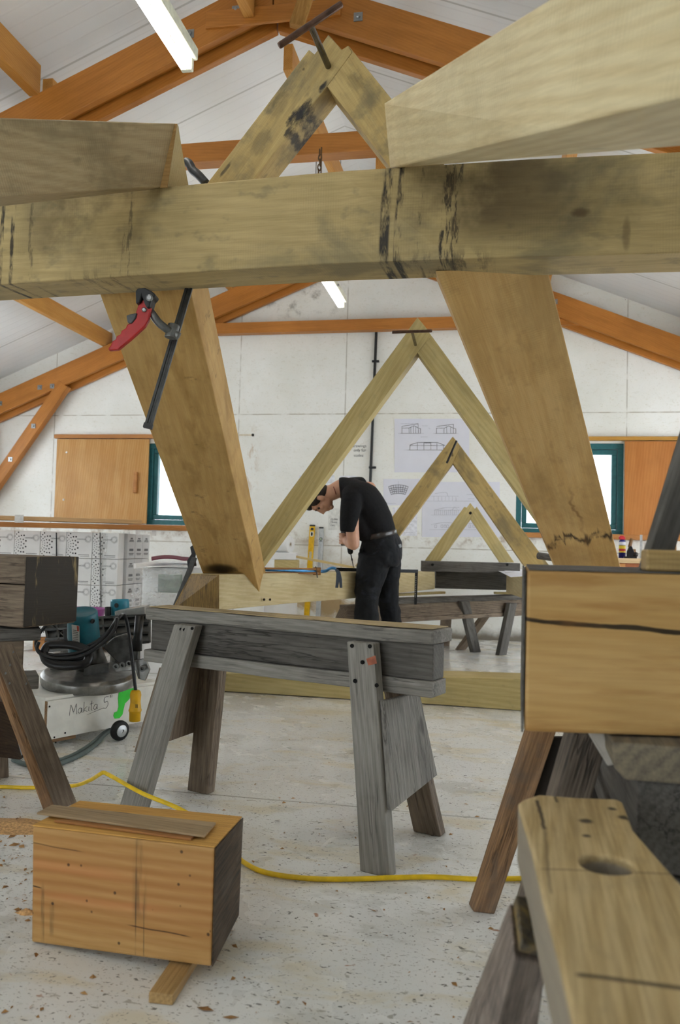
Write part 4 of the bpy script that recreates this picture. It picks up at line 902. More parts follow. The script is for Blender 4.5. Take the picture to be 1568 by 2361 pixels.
def smooth(pts, n=5):
    out = []
    for i in range(len(pts) - 1):
        p0, p1, p2, p3 = pts[max(i - 1, 0)], pts[i], pts[i + 1], pts[min(i + 2, len(pts) - 1)]
        for k in range(n):
            t = k / n; out.append(.5 * ((2 * p1) + (p2 - p0) * t + (2 * p0 - 5 * p1 + 4 * p2 - p3) * t * t + (3 * p1 - p0 - 3 * p2 + p3) * t ** 3))
    return out + [pts[-1]]
tag(MB().tube(smooth(pts), .0068, 10).build('yellow_cable', M_YEL, None, None, smooth=True), 'long yellow cable snaking across the floor past the striped block', 'cable')
# shavings and sawdust (uncountable)
rng = random.Random(3); mb = MB()
for i in range(260):
    k = rng.random()
    if k < .5: p = G(rng.uniform(0, 80), rng.uniform(1890, 2120)) + V((rng.gauss(0, .08), rng.gauss(0, .08), 0))
    else: p = G(rng.uniform(-50, 1200), 1600 + 760 * rng.random() ** .8)
    r = rng.uniform(.003, .011) * (1 if rng.random() < .9 else 1.8); q_ = rng.uniform(0, 6.28); ax = V((math.cos(q_), math.sin(q_), 0)); ay = V((-ax.y, ax.x, 0)) * rng.uniform(.25, .6)
    l = .0015; mb.add([p + ax * r + UP * l, p + ay * r + UP * (l + rng.uniform(.001, .005)), p - ax * r + UP * l, p - ay * r + UP * l, p + UP * (l + .002)], [(0, 1, 4), (1, 2, 4), (2, 3, 4), (3, 0, 4)])
tag(mb.build('wood_shavings', wood('shaving', 'b08a58', '8a6034'), None, None, weld=False), 'scattered brown wood shavings and chips over the pale floor', 'shavings', kind='stuff')
mb = MB()
for cx, cy, rx_, ry_, h_ in ((20, 1905, .20, .07, .016), (60, 2105, .028, .014, .012)):
    c_ = G(cx, cy); n = 22; vs = [c_ + UP * h_]; fs = []
    for r in range(1, 7):
        for k in range(n):
            a_ = 2 * PI * k / n; t = r / 6; w_ = 1 + .55 * mnoise.noise(V((math.cos(a_) * 2, math.sin(a_) * 2, cx)))
            vs.append(c_ + SIDE * math.cos(a_) * rx_ * t * w_ + FLAT * math.sin(a_) * ry_ * t * w_ + UP * (h_ * (1 - t) ** 1.2 * (1 + .5 * mnoise.noise(V((k, r, cx))))))
    fs += [(0, 1 + k, 1 + (k + 1) % n) for k in range(n)]
    for r in range(5):
        fs += [(1 + r * n + k, 1 + (r + 1) * n + k, 1 + (r + 1) * n + (k + 1) % n, 1 + r * n + (k + 1) % n) for k in range(n)]
    mb.add(vs, fs)
tag(mb.build('sawdust', plain('sawdust', 'c49a68', .95, var=.3, sc=120), None, None, smooth=True), 'low heaps of orange sawdust on the floor beside the striped block', 'sawdust', kind='stuff')
# ------------------------------------------------------------------ red handled clamp on the beam
M_RED = plain('red_handle', 'b0201f', .35); M_GUN = plain('gun_metal', '4b4c4c', .42, .7, var=.25); M_BLKP = plain('black_plastic', '1d1e1f', .45); M_GREYM = plain('grey_cast', '6d6e6c', .45, .7, var=.25)
dc = FPX / 705
cl = empty('lever_clamp', P(380, 800, dc), 'bar clamp with a red serrated lever handle hanging under the cross beam', 'clamp')
bt_, bb_ = P(452, 610, dc + .10), P(341, 985, dc - .02)
bd_ = (bb_ - bt_).normalized(); bs = bd_.cross(VIEW).normalized()
cs = [(-.0125, -.006), (-.004, -.006), (-.003, -.003), (.003, -.003), (.004, -.006), (.0125, -.006), (.0125, .006), (-.0125, .006)]
nv = bs.cross(bd_); nv = nv if nv.dot(VIEW) > 0 else -nv
mb = MB(); top_ = P(470, 505, dc + .14)
mb.prism([bt_ + bs * x + nv * y for x, y in cs], bb_ - bt_)
mb.box(bb_ - bd_ * .004, .03, .014, .016, frame((0, 0, 0), bs, bd_))
mb.build('bar', M_GUN, cl, xframe(bt_, bb_, nv), .001)
arm = [P(346, 718, dc - .035), P(354, 728, dc - .035), P(366, 744, dc - .03), P(385, 759, dc - .02), P(398, 767, dc - .012), P(413, 776, dc - .012)]
MB().tube(smooth(arm, 4), [(.013, .009)] * 21, 10).build('sliding_arm', M_GREYM, cl, None, .0, True)
sp_ = P(397, 764, dc - .006); MB().tube([sp_ - bd_ * .024, sp_ + bd_ * .024], .021, 10, sx=.8).build('arm_sleeve', M_GREYM, cl, None, .003)
def flatp(px, d, th): return [P(x, y, d) for x, y in px]
hd = [(329, 692), (342, 683), (352, 690), (350, 702), (347, 715), (342, 738), (334, 752), (317, 768), (300, 783), (272, 806), (250, 808), (249, 803), (255, 796), (259, 786), (266, 783), (269, 774), (277, 771), (280, 762), (289, 757), (293, 748), (303, 743), (308, 733), (313, 720), (318, 705)]
q = flatp(hd, dc - .06, 0); MB().prism(q, VIEW * .022).build('lever_handle', M_RED, cl, None, .004, seg=3)
q = flatp([(291, 727), (300, 724), (316, 721), (313, 733), (303, 746), (294, 744)], dc - .066, 0); MB().prism(q, VIEW * .018).build('release_trigger', M_GUN, cl, None, .003)
q = flatp([(312, 670), (318, 664), (334, 663), (350, 671), (358, 678), (357, 684), (350, 690), (346, 708), (338, 710), (333, 700), (327, 682), (322, 698), (313, 700)], dc - .075, 0); MB().prism(q, VIEW * .055).build('jaw_pad', M_BLKP, cl, None, .004)
for x, y, r in ((345, 687, .011), (332.5, 714.5, .0075)):
    c_ = P(x, y, dc - .082 if y < 700 else dc - .062); MB().lathe([(r, 0), (r, .004), (r * .6, .007)], c_, -VIEW, 16).build('rivet', M_STEEL, cl)
# upper jaw over the beam
uj = [P(428, 373, 2.78), P(437, 378, 2.77), P(444, 392, 2.76), P(458, 404, 2.75), P(476, 424, 2.74)]
MB().tube(smooth(uj, 4), .015, 10).build('fixed_jaw', M_GUN, cl, None, 0, True)
MB().tube([P(476, 424, 2.74), P(470, 600, 2.74)], .012, 8).build('bar', M_GUN, cl)
# dark bar leaning by the plate end
a, b_ = P(449, 1285, 4.72), P(398, 1415, 4.62)
lb = empty('bar_clamp', b_, 'black bar clamp leaning against the slanted end grain of the long plate', 'clamp')
MB().bar(a, b_, .03, .014, SIDE).build('bar', M_GUN, lb, None, .002)
q = P(445, 1285, 4.72); MB().prism([q + SIDE * x + UP * z for x, z in ((-.03, -.06), (.02, -.05), (.01, .0), (.02, .05), (.0, .075), (-.02, .06), (-.01, .02), (-.035, -.02))], FLAT * .03).build('clamp_head', M_BLKP, lb, None, .004)
# ------------------------------------------------------------------ saw on its trolley
M_WPLY = plain('white_ply', 'e3e1d8', .6, var=.08, sc=12); M_EDGE = wood('ply_edge', '9c7a55', '6b5038')
c0_, c1_ = P(110, 1620, 3.42), P(350, 1582, 3.86)
top = .205; c0_.z = c1_.z = 0; cu = (c1_ - c0_).normalized(); cn = V((-cu.y, cu.x, 0)); cn = cn if cn.dot(FLAT) > 0 else -cn
c1_ = c0_ + cu * .62
tr = empty('saw_trolley', (c0_ + c1_) / 2 + cn * .25, 'low white plywood trolley on castors with handwriting and green paint on its side', 'trolley')
Mx = frame(c0_, cu)
def tb(n_, x0, x1, y0, y1, z0, z1, mat, bev=.002, e=tr):
    q = [c0_ + cu * x0 + cn * y0 + UP * z0, c0_ + cu * x1 + cn * y0 + UP * z0, c0_ + cu * x1 + cn * y1 + UP * z0, c0_ + cu * x0 + cn * y1 + UP * z0]
    return MB().prism(q, UP * (z1 - z0)).build(n_, mat, e, frame((q[0] + q[2]) / 2 + UP * (z1 - z0) / 2, cu), bev)
tb('front_board', 0, .62, 0, .015, .04, top, M_WPLY); tb('side_board', 0, .012, .0155, .5, .05, top, M_WPLY); tb('back_board', .0, .62, .5, .515, .04, top, M_WPLY)
tb('top_board', -.005, .62, .012, .505, top + .0005, top + .014, M_WPLY); tb('edge_strip', -.003, .0, .001, .016, .045, top - .001, M_EDGE, 0)
tb('skid', .01, .16, .02, .06, .02, .039, M_EDGE)
ink = plain('pencil_ink', '3b3a38', .8)
def writing(name, strokes, o, ux, uz, s, r, mat, e, nn):
    mb = MB()
    for st_ in strokes:
        p = smooth([o + ux * x * s + uz * y * s + nn * .0008 for x, y in st_], 3) if len(st_) > 2 else [o + ux * x * s + uz * y * s + nn * .0008 for x, y in st_]
        mb.tube(p, r, 5)
    return mb.build(name, mat, e, None, 0)
GL = {'M': ([[(0, 0), (.12, 1), (.45, .25), (.72, 1), (.8, 0)]], .95), 'a': ([[(.4, .45), (.15, .5), (.0, .2), (.15, 0), (.35, .15), (.42, .45), (.4, .1), (.5, 0)]], .6),
      'k': ([[(.05, 1.0), (.05, 0)], [(.4, .5), (.06, .22), (.45, 0)]], .55), 'i': ([[(.08, .45), (.06, .05), (.16, 0)]], .25), 't': ([[(.15, .95), (.12, .1), (.25, 0)], [(-.05, .65), (.36, .7)]], .38),
      '5': ([[(.5, 1.0), (.12, .98), (.08, .55), (.4, .6), (.5, .3), (.3, 0), (.0, .05)]], .7), '"': ([[(.05, 1.1), (.04, .85)], [(.2, 1.12), (.19, .87)]], .3)}
def write(txt, o, ux, uz, s, r, mat, e, nn, gap=1.0):
    x = 0; st_ = []
    for ch in txt:
        if ch == ' ': x += .8; continue
        g, w_ = GL[ch]; st_ += [[(x + px, py) for px, py in k] for k in g]; x += w_ * gap
    return writing('handwriting', st_, o, ux, uz, s, r, mat, e, nn)
fp = lambda px, py: hits(c0_, cn, (px, py))
ux_ = (fp(214, 1622) - fp(158, 1648)).normalized()
write('Makita', fp(160, 1650), cu * 1.0 + UP * .06, UP, .045, .0009, ink, tr, -cn, 1.0)
write('5"', fp(238, 1634), cu + UP * .05, UP, .05, .0009, ink, tr, -cn)
writing('underline', [[(0, 0), (.5, .1), (1, .2)]], fp(200, 1648), cu, UP, .09, .0006, ink, tr, -cn)
M_GRN = plain('green_paint', '2fd12f', .5, var=.05)
for poly in ([(274, 1592), (312, 1586), (306, 1600), (296, 1614), (288, 1622), (285, 1634), (282, 1648), (275, 1656), (264, 1657), (261, 1650), (263, 1643), (270, 1640), (273, 1630), (272, 1610)],):
    MB().prism([fp(*p) - cn * .0006 for p in poly], -cn * .0008).build('green_paint_splash', M_GRN, tr)
for nx_, ny in ((114, 1629), (150, 1690), (128, 1712), (125, 1700)):
    MB().lathe([(.004, 0), (.004, .002)], fp(nx_, ny), -cn, 8).build('nail_head', M_HOLE, tr)
M_RUB = plain('rubber', '161616', .6)
def castor(p, nm='castor'):
    o = MB().lathe([(.03, -.013), (.043, -.011), (.045, 0), (.043, .011), (.03, .013)], p, cn, 28).build(nm, M_RUB, tr, None, 0, True)
    MB().lathe([(.028, -.0165), (.026, -.018), (.008, -.020), (.008, .020), (.028, .0165)], p, cn, 20).build('wheel_hub', M_STEEL, o)
w0 = G(275, 1708, .0); w0.z = .046
castor(w0); castor(w0 + cn * .38); castor(c0_ + cu * .03 + cn * .35 + UP * .046); castor(c0_ + cu * .05 + cn * .03 + UP * .046) if False else None
castor(G(40, 1752) * 1 + UP * .046)
# big circular saw lying on the trolley
M_TEALP = plain('teal_motor', '17606f', .38); M_ALU = plain('cast_aluminium', '8b8b88', .35, .8, var=.2); M_DALU = plain('dark_cast', '4a4a48', .45, .7, var=.3); M_BLKR = plain('black_grip', '141415', .35)
sc_ = P(205, 1563, 3.74); ax = (UP + FLAT * -.10 + SIDE * .05).normalized()
zt_ = top + .014 + .012
sc_.z = zt_ + .035
sw_ = empty('circular_saw', sc_, 'big teal and grey circular saw lying on the white trolley, its cable looped over it', 'power saw', 'teal power saws')
s1 = V((ax.y, -ax.x, 0)).normalized() if False else (SIDE - ax * SIDE.dot(ax)).normalized(); s2 = ax.cross(s1)
if s2.dot(FLAT) < 0: s2 = -s2
R_ = .215
MB().lathe([(R_ * .97, -.035), (R_, -.02), (R_, .006), (R_ * .985, .010), (R_ * .97, .012), (R_ * .93, .02), (R_ * .9, .022), (R_ * .86, .022), (.06, .036), (.05, .05)], sc_, ax, 64).build('blade_guard', M_ALU, sw_, None, .002, True)
MB().prism([sc_ + s1 * x + s2 * y + ax * .018 for x, y in ((-.17, -.04), (-.02, .04), (-.02, .06), (-.17, .0))], ax * .05).build('guard_rib', M_ALU, sw_, None, .004)
MB().prism([sc_ + s1 * x + s2 * y + ax * .02 for x, y in ((.01, -.12), (.10, -.03), (.10, -.02), (.012, -.105))], ax * .055).build('guard_rib', M_DALU, sw_, None, .004)
mo = P(194, 1487, 3.70); mt = P(190, 1410, 3.655); md = (mt - mo).normalized()
q = sc_ + ax * .03
MB().lathe([(.062, 0), (.07, .01), (.07, (mo - q).length * .9), (.066, (mo - q).length)], q + s1 * .02, (mo - q - s1 * .02), 28).build('gear_case', M_DALU, sw_, None, 0, True)
L_ = (mt - mo).length
rm = 35 / (FPX / 3.7)
mh = MB().lathe([(rm * 1.02, -.03), (rm * 1.05, 0), (rm * .97, L_ * .85), (rm * .95, L_ - .004), (rm * .9, L_), (rm * .8, L_ + .0005), (rm * .78, L_ - .003), (.002, L_ - .003)], mo, md, 40).build('motor_housing', M_TEALP, sw_, None, 0, True)
def oncyl(px, py, k=1.0):
    r = ray(px, py); o_ = CAMP - mo; a_ = r - md * r.dot(md); b2 = o_ - md * o_.dot(md); A_ = a_.dot(a_); B_ = 2 * a_.dot(b2); C_ = b2.dot(b2) - (rm * k) ** 2
    t = (-B_ - math.sqrt(max(0, B_ * B_ - 4 * A_ * C_))) / (2 * A_); return CAMP + r * t
def cylpatch(name, pxs, mat, k=1.07, e=None):
    mb = MB(); n = 6; (ax0, ay0), (ax1, ay1), (bx1, by1), (bx0, by0) = pxs
    rows = [[oncyl(x0 + (x1 - x0) * i / n, y0 + (y1 - y0) * i / n, k) for i in range(n + 1)] for (x0, y0, x1, y1) in ((ax0, ay0, ax1, ay1), (bx0, by0, bx1, by1))]
    for i in range(n): mb.quad(rows[0][i], rows[0][i + 1], rows[1][i + 1], rows[1][i])
    return mb.build(name, mat, e or mh, None, 0, True)
cylpatch('rating_label', ((165, 1440), (183, 1443), (184, 1486), (167, 1480)), plain('label_white', 'cfcfca', .5), 1.075)
cylpatch('label_red', ((177, 1443), (182, 1444), (182, 1456), (178, 1455)), plain('label_red', 'b04430', .5), 1.085)
for i in range(7): cylpatch('label_print', ((168, 1452 + i * 4), (180, 1454 + i * 4), (180, 1455.3 + i * 4), (168, 1453.3 + i * 4)), plain('label_print', '6a6a68', .6), 1.085)
c_ = oncyl(213, 1432, 1.03); nn = (c_ - mo); nn = (nn - md * nn.dot(md)).normalized(); MB().lathe([(.011, 0), (.011, .004), (.008, .004), (.008, .001)], c_, nn, 18).build('brush_cap', M_BLKR, mh)
MB().lathe([(.022, 0), (.03, .012), (.03, .05)], P(258, 1500, 3.72), (P(235, 1490, 3.72) - P(258, 1500, 3.72)), 18).build('side_gear', M_TEALP, sw_, None, 0, True) if False else None
# D shaped rear handle
hp = [(100, 1505), (108, 1490), (120, 1486), (150, 1486), (178, 1490), (200, 1500), (205, 1515), (196, 1530), (165, 1535), (130, 1534), (108, 1524), (100, 1505)]
MB().tube(smooth([P(x, y, 3.55 + (y - 1486) * -.0012) for x, y in hp], 4), [(.016, .02)] * (11 * 4 + 1), 10).build('rear_handle', M_BLKR, sw_, None, 0, True)
MB().prism([P(x, y, 3.56) for x, y in ((102, 1512), (130, 1507), (205, 1510), (203, 1526), (165, 1533), (120, 1530))], VIEW * .03).build('handle_base', M_BLKR, sw_, None, .006)
# ribbed base plate standing up behind
bpn = lambda x, y: P(x, y, 3.93 + (1500 - y) * .0012)
mb = MB()
grid = [((102, 1430), (345, 1418)), ((100, 1452), (345, 1436)), ((105, 1474), (345, 1458)), ((115, 1500), (345, 1480))]
for a_, b_ in grid: mb.bar(bpn(*a_), bpn(*b_), .012, .02, UP)
for i in range(10):
    k = i / 9; mb.bar(bpn(102 + 243 * k, 1430 - 12 * k), bpn(115 + 230 * k, 1500 - 20 * k), .009, .018, SIDE)
for a_, b_ in (((118, 1480), (160, 1440)), ((118, 1440), (160, 1475))): mb.bar(bpn(*a_), bpn(*b_), .007, .012, UP)
mb.prism([bpn(x, y) + VIEW * .012 for x, y in ((102, 1430), (345, 1418), (345, 1480), (115, 1500))], VIEW * .004)
mb.build('base_plate', M_DALU, sw_, None, .0, weld=False)
MB().prism([P(x, y, 3.66) for x, y in ((236, 1492), (262, 1470), (290, 1462), (318, 1480), (318, 1530), (290, 1545), (262, 1520))], VIEW * .05).build('side_bracket', M_DALU, sw_, None, .006)
MB().tube([P(316, 1500, 3.62), P(318, 1470, 3.62), P(322, 1420, 3.64)], [.022, .020, .0195], 16).build('front_grip', M_BLKR, sw_, None, 0, True)
for px, py in ((270, 1535), (285, 1532), (300, 1528), (330, 1540)):
    MB().lathe([(.014, 0), (.014, .02), (.007, .02), (.007, .005)], P(px, py, 3.6), -VIEW, 12).build('knob', M_GREYM, sw_)
MB().prism([P(x, y, 3.62) for x, y in ((262, 1532), (335, 1518), (345, 1545), (335, 1570), (318, 1565), (312, 1545), (266, 1550))], VIEW * .02).build('fence_bracket', M_ALU, sw_, None, .003)
# cable loops and plug
M_CBL = plain('black_cable', '1b1c1e', .4)
lp1 = [(158, 1418), (120, 1430), (90, 1462), (83, 1490), (100, 1507), (150, 1510), (200, 1498), (240, 1470), (262, 1440), (276, 1422), (283, 1418), (290, 1424), (296, 1450), (303, 1500), (309, 1560), (313, 1592)]
lp2 = [(150, 1450), (152, 1475), (165, 1492), (200, 1490), (235, 1470), (258, 1445), (270, 1424)]
lp3 = [(270, 1424), (265, 1450), (240, 1480), (190, 1512), (130, 1518), (95, 1508), (85, 1495), (90, 1480)]
mb = MB()
for l_, d_ in ((lp1, 3.52), (lp2, 3.56), (lp3, 3.50)): mb.tube(smooth([P(x, y, d_ + (.0 if x < 280 else .06)) for x, y in l_], 4), .0075, 8)
mb.build('power_cable', M_CBL, sw_, None, 0, True, weld=False)
pg_ = P(313, 1592, 3.57); pe = P(311, 1662, 3.57); pd = (pe - pg_).normalized(); pL = (pe - pg_).length; kx = FPX / 3.57
pgm = MB().lathe([(9 / kx, 0), (11.5 / kx, .006), (13 / kx, .02), (11.5 / kx, .05), (13.5 / kx, pL * .60), (15 / kx, pL * .64), (14.5 / kx, pL * .68), (13 / kx, pL * .70), (12.5 / kx, pL), (10 / kx, pL)], pg_, pd, 24).build('yellow_plug', plain('yellow_plug', 'd8a616', .45), sw_, None, 0, True)
MB().box(P(315, 1628, 3.57 - 14 / kx), .012, .002, .016, frame((0, 0, 0), SIDE)).build('plug_mark', plain('plug_mark', '8a6d1c', .6), pgm)
# second saw behind: teal motor, grey deck
s2e = empty('circular_saw', P(270, 1440, 4.15), 'second teal saw, only its motor showing behind the looped cable and the grey deck', 'power saw', 'teal power saws')
a, b_ = P(277, 1440, 4.15), P(276, 1382, 4.17); k2 = FPX / 4.15
m2 = MB().lathe([(22 / k2, 0), (21 / k2, (b_ - a).length * .9), (20 / k2, (b_ - a).length), (1 / k2, (b_ - a).length)], a, b_ - a, 28).build('motor_housing', plain('teal_motor_pale', '2b8098', .38), s2e, None, 0, True)
MB().lathe([(.012, 0), (.012, .004)], P(269, 1396, 4.15 - 20.5 / k2), -FLAT - SIDE * .35, 14).build('brush_cap', M_BLKR, m2)
MB().prism([P(x, y, 4.05) for x, y in ((264, 1410), (334, 1398), (336, 1425), (266, 1436))], VIEW * .1).build('saw_deck', plain('deck_alu', 'a9a9a6', .4, .5), s2e, None, .003)
MB().tube([P(249, 1430, 4.1), P(249, 1400, 4.12)], .016, 14).build('grip', M_BLKR, s2e)
a = P(277, 1450, 4.15); MB().tube([a, V((a.x, a.y, .0))], .045, 16).build('saw_body', M_DALU, s2e)
# grey hose on the floor
mb = MB()
for l_ in ([(30, 1752), (80, 1765), (140, 1752), (180, 1735), (215, 1712), (240, 1690), (262, 1678)], [(100, 1772), (150, 1756), (190, 1738), (222, 1715), (243, 1692), (270, 1676)]):
    mb.tube(smooth([G(x, y, .010) for x, y in l_], 4), .009, 8)
tag(mb.build('grey_hose', plain('grey_hose', '5d6a68', .5), None, None, 0, True, weld=False), 'doubled grey green hose lying on the floor under the white trolley', 'hose')
# purple tub
c_ = P(190, 1392, 5.0); kz = FPX / 5.0; c_.z = .47
tb_ = MB().lathe([(.10, -.17), (.105, -.17), (50 / kz, -.03), (53 / kz, -.005), (55 / kz, 0), (52 / kz, 0), (45 / kz, -.02), (.10, -.16), (.001, -.16)], c_, UP, 40).build('purple_tub', plain('purple_plastic', '8f3a86', .35), None, None, 0, True)
tag(tb_, 'purple plastic tub between the cartons and the teal saw', 'tub')
st_ = MB().lathe([(.12, -.30), (.12, 0), (.10, 0)], c_ + UP * -.17, UP, 24).build('round_drum', M_DALU, None, None, 0); tag(st_, 'dark drum the purple tub stands on, hidden by the saw', 'drum')
# ------------------------------------------------------------------ cartons along the wall
M_CART = plain('white_carton', 'ededec', .6, var=.04, sc=8); M_CARTG = plain('grey_carton', 'd6d6d6', .6, var=.05, sc=8)
M_PRINT = plain('black_print', '2a2a2c', .6); M_LIGHTP = plain('grey_print', '6f6f72', .6); M_TAPE = plain('brown_tape', 'b7aea0', .4)
dS = 6.4; kS = FPX / dS
o0 = P(205.5, 1440, dS); o0.z = 0
cx = SIDE.copy(); cy = FLAT.copy()
cw, ch, cd = 60.3 / kS, 61 / kS, .18
ztop = P(205, 1227, dS).z; zrow = [ztop - ch * i for i in range(1, 5)]
def dots_mesh(side=False):
    mb = MB(); rr = random.Random(2)
    for ring_, n_ in ((.055, 9), (.072, 10), (.092, 10), (.112, 9), (.13, 8)):
        for k in range(n_):
            a_ = -1.25 + 2.5 * k / (n_ - 1); p = V((ring_ * math.cos(a_) * 1.0 - .035, 0, ring_ * math.sin(a_)))
            if p.x < .004 or abs(p.z) > ch / 2 - .01: continue
            r = .0028 + .0042 * (ring_ - .05) / .08
            vs = [p + V((math.cos(t) * r, 0, math.sin(t) * r)) for t in [2 * PI * q / 8 for q in range(8)]]; mb.add(vs, [list(range(8))])
    for k in range(20):
        a_ = 2 * PI * k / 20
        for r0, r1 in ((.016, .021), (.024, .029)):
            d_ = V((math.cos(a_), 0, math.sin(a_))); n_ = V((-d_.z, 0, d_.x)) * .0012; c_ = V((cw - .035, 0, .05))
            mb.quad(c_ + d_ * r0 - n_, c_ + d_ * r1 - n_, c_ + d_ * r1 + n_, c_ + d_ * r0 + n_)
    return mb
def text_mesh(txt, size):
    cu_ = bpy.data.curves.new('t', 'FONT'); cu_.body = txt; cu_.size = size; ob = bpy.data.objects.new('t', cu_); COL.objects.link(ob)
    dg = bpy.context.evaluated_depsgraph_get(); me = bpy.data.meshes.new_from_object(ob.evaluated_get(dg))
    bpy.data.objects.remove(ob); return me
def text_obj(txt, size, M, mat, parent, name='lettering'):
    me = text_mesh(txt, size); me.materials.clear(); me.materials.append(mat); o = bpy.data.objects.new(name, me); place(o, M, parent); return o
n_ = V((0, 0, 0))
import itertools
proto = None
Md = lambda o: frame(o, cx, UP)
rows = ['topmost', 'second from the top', 'third from the top', 'lowest']
cols = {-3: 'outermost', -2: 'fifth', -1: 'fourth', 0: 'third', 1: 'second', 2: 'corner'}
carton0 = None
def carton(col, row):
    global carton0
    z = zrow[row]; o = o0 + cx * (cw * (col - 1) + .001 - cw * .0) + UP * z; o = o - cx * 0
    lab = 'white dotted carton, %s row, %s column from the shrink wrapped corner' % (['topmost', 'second', 'third', 'bottom'][row], {1: 'first', 0: 'second', -1: 'third', -2: 'fourth', -3: 'fifth'}[col])
    if carton0 is None:
        e = empty('carton', o, None, None, 'cartons in the tall stack', None, Md(o))
        MB().box(o + cx * cw / 2 + cy * cd / 2 + UP * ch / 2, cw - .003, cd, ch - .003, Md(V())).build('carton_body', M_CART, e, Md(o), .004)
        mb = dots_mesh(); mb.v = [o + cx * p.x + UP * (p.z + ch / 2) - cy * .0015 for p in mb.v]
        mb.build('dot_pattern', M_PRINT, e, Md(o), weld=False)
        mb = MB(); MM = Md(V())
        mb.box(o + cx * (cw * .68) + UP * .028 - cy * .0012, cw * .42, .0008, .004, MM); mb.box(o + cx * (cw * .72) + UP * .016 - cy * .0012, cw * .34, .0008, .003, MM)
        mb.build('small_print', M_LIGHTP, e, Md(o), weld=False)
        text_obj('newton', .024, Md(o + cx * (cw * .40) + UP * .148 - cy * .0012) @ Matrix.Rotation(PI / 2, 4, 'X'), M_LIGHTP, e)
        carton0 = e
    else:
        e = carton0.copy(); COL.objects.link(e); e.matrix_basis = Md(o); WM[e.name] = Md(o)
        for c_ in carton0.children:
            k = c_.copy(); COL.objects.link(k); k.parent = e
    return tag(e, lab, 'box', 'cartons in the tall stack')
for row in range(4):
    for col in range(-3 if row < 2 else -1, 2): carton(col, row)
# narrow ends round the corner and the pallet
side0 = None
sxd = (P(333, 1330, dS + .55) - P(267, 1330, dS)); sxd.z = 0; sdir = sxd.normalized(); sl = .15
for row in range(4):
    for k in range(3):
        o = o0 + cx * (cw * 1 + .003) + UP * zrow[row] + sdir * (sl * k + .19) - SIDE * .01
        sn = V((sdir.y, -sdir.x, 0)); Mk = frame(o, sdir)
        lab = 'narrow grey carton end, %s row, %s place behind the shrink wrapped corner' % (['topmost', 'second', 'third', 'bottom'][row], ['first', 'second', 'third'][k])
        if side0 is None:
            e = empty('carton', o, None, None, None, None, Mk)
            MB().box(o + sdir * sl / 2 - sn * -.0 - sn * .06 + UP * ch / 2, sl - .003, .12, ch - .003, frame(V(), sdir)).build('carton_body', M_CARTG, e, Mk, .004)
            mb = MB()
            for z_, w_, h_ in ((.075, .5, .02), (.045, .6, .006), (.034, .5, .006), (.155, .5, .008), (.145, .6, .006), (.17, .3, .012)): mb.box(o + sdir * sl / 2 + UP * z_ + sn * .001, sl * w_, .001, h_, frame(V(), sdir))
            mb.build('small_print', M_LIGHTP, e, Mk, weld=False); side0 = e
        else:
            e = side0.copy(); COL.objects.link(e); e.matrix_basis = Mk; WM[e.name] = Mk
            for c_ in side0.children: kk = c_.copy(); COL.objects.link(kk); kk.parent = e
        tag(e, lab, 'box', 'narrow cartons round the corner of the stack')
pa = o0 + cx * (-cw * 2)
pal = empty('pallet', o0, 'wooden pallet under the tall stack of white cartons', 'pallet')
zlow = zrow[3]
for k in range(3): MB().box(o0 + cx * (cw * (-1.9 + 1.9 * k)) + cy * .3 + UP * (zlow / 2 - .012), .09, .6, max(.02, zlow - .026), Md(V())).build('block', M_TRIM, pal)
MB().box(o0 + cx * (-cw * .5) + cy * .3 + UP * (zlow - .012), cw * 5.2, .62, .02, Md(V())).build('deck', M_TRIM, pal)
# dark packing straps round the stack
for px in (130, 231):
    a = P(px, 1228, dS - .004); b_ = P(px + 2, 1440, dS - .004)
    tag(MB().bar(a, b_, .010, .002, cx).build('packing_strap', M_PRINT, None, None), 'dark upright packing strap on the cartons, %s the teal saw motor' % ('left well clear of' if px < 200 else 'right above') if False else ('dark upright packing strap nearer to the shutter edge on the white cartons' if px < 200 else 'dark upright packing strap crossing the dotted cartons near the wrapped corner'), 'strap', 'packing straps')
def wrap_mat():
    b = NB('clear_wrap'); v = b.obj(); nz = b.noise(b.mapv(v, (6, 6, 12)), 2.5, 5, .65, 1.0)
    bp = b.n('Bump', {'Height': nz, 'Strength': .9, 'Distance': .03}).outputs[0]
    t = b.n('BsdfTransparent', {'Color': (.95, .96, .96, 1)}); g = b.n('BsdfGlossy', {'Roughness': .12, 'Color': (1, 1, 1, 1), 'Normal': bp}); w_ = b.n('BsdfDiffuse', {'Color': (.85, .86, .86, 1)})
    m1 = b.n('MixShader', {0: b.ma('MULTIPLY', b.ss(nz, .45, .75), .5), 1: t.outputs[0], 2: w_.outputs[0]})
    m2 = b.n('MixShader', {0: .14, 1: m1.outputs[0], 2: g.outputs[0]}); b.nt.links.new(m2.outputs[0], b.out.inputs[0]); return b.m
M_WRAP = wrap_mat()
def crumple(name, fn, nu, nv, amp, fr, mat, label, cat, th=0):
    mb = MB(); g = [[fn(i / nu, j / nv) for j in range(nv + 1)] for i in range(nu + 1)]
    vs = [p + V((mnoise.noise(p * fr), mnoise.noise(p * fr + V((5, 1, 2))), mnoise.noise(p * fr + V((2, 8, 3))))) * amp for r in g for p in r]
    mb.add(vs, [(i * (nv + 1) + j, (i + 1) * (nv + 1) + j, (i + 1) * (nv + 1) + j + 1, i * (nv + 1) + j + 1) for i in range(nu) for j in range(nv)])
    o = mb.build(name, mat, None, None, 0, True); 
    if th: so = o.modifiers.new('th', 'SOLIDIFY'); so.thickness = th
    return tag(o, label, cat) if label else o
def sheet(c4):
    a, b_, c_, d_ = c4
    return lambda u_, v_: (a.lerp(b_, u_)).lerp(d_.lerp(c_, u_), v_)
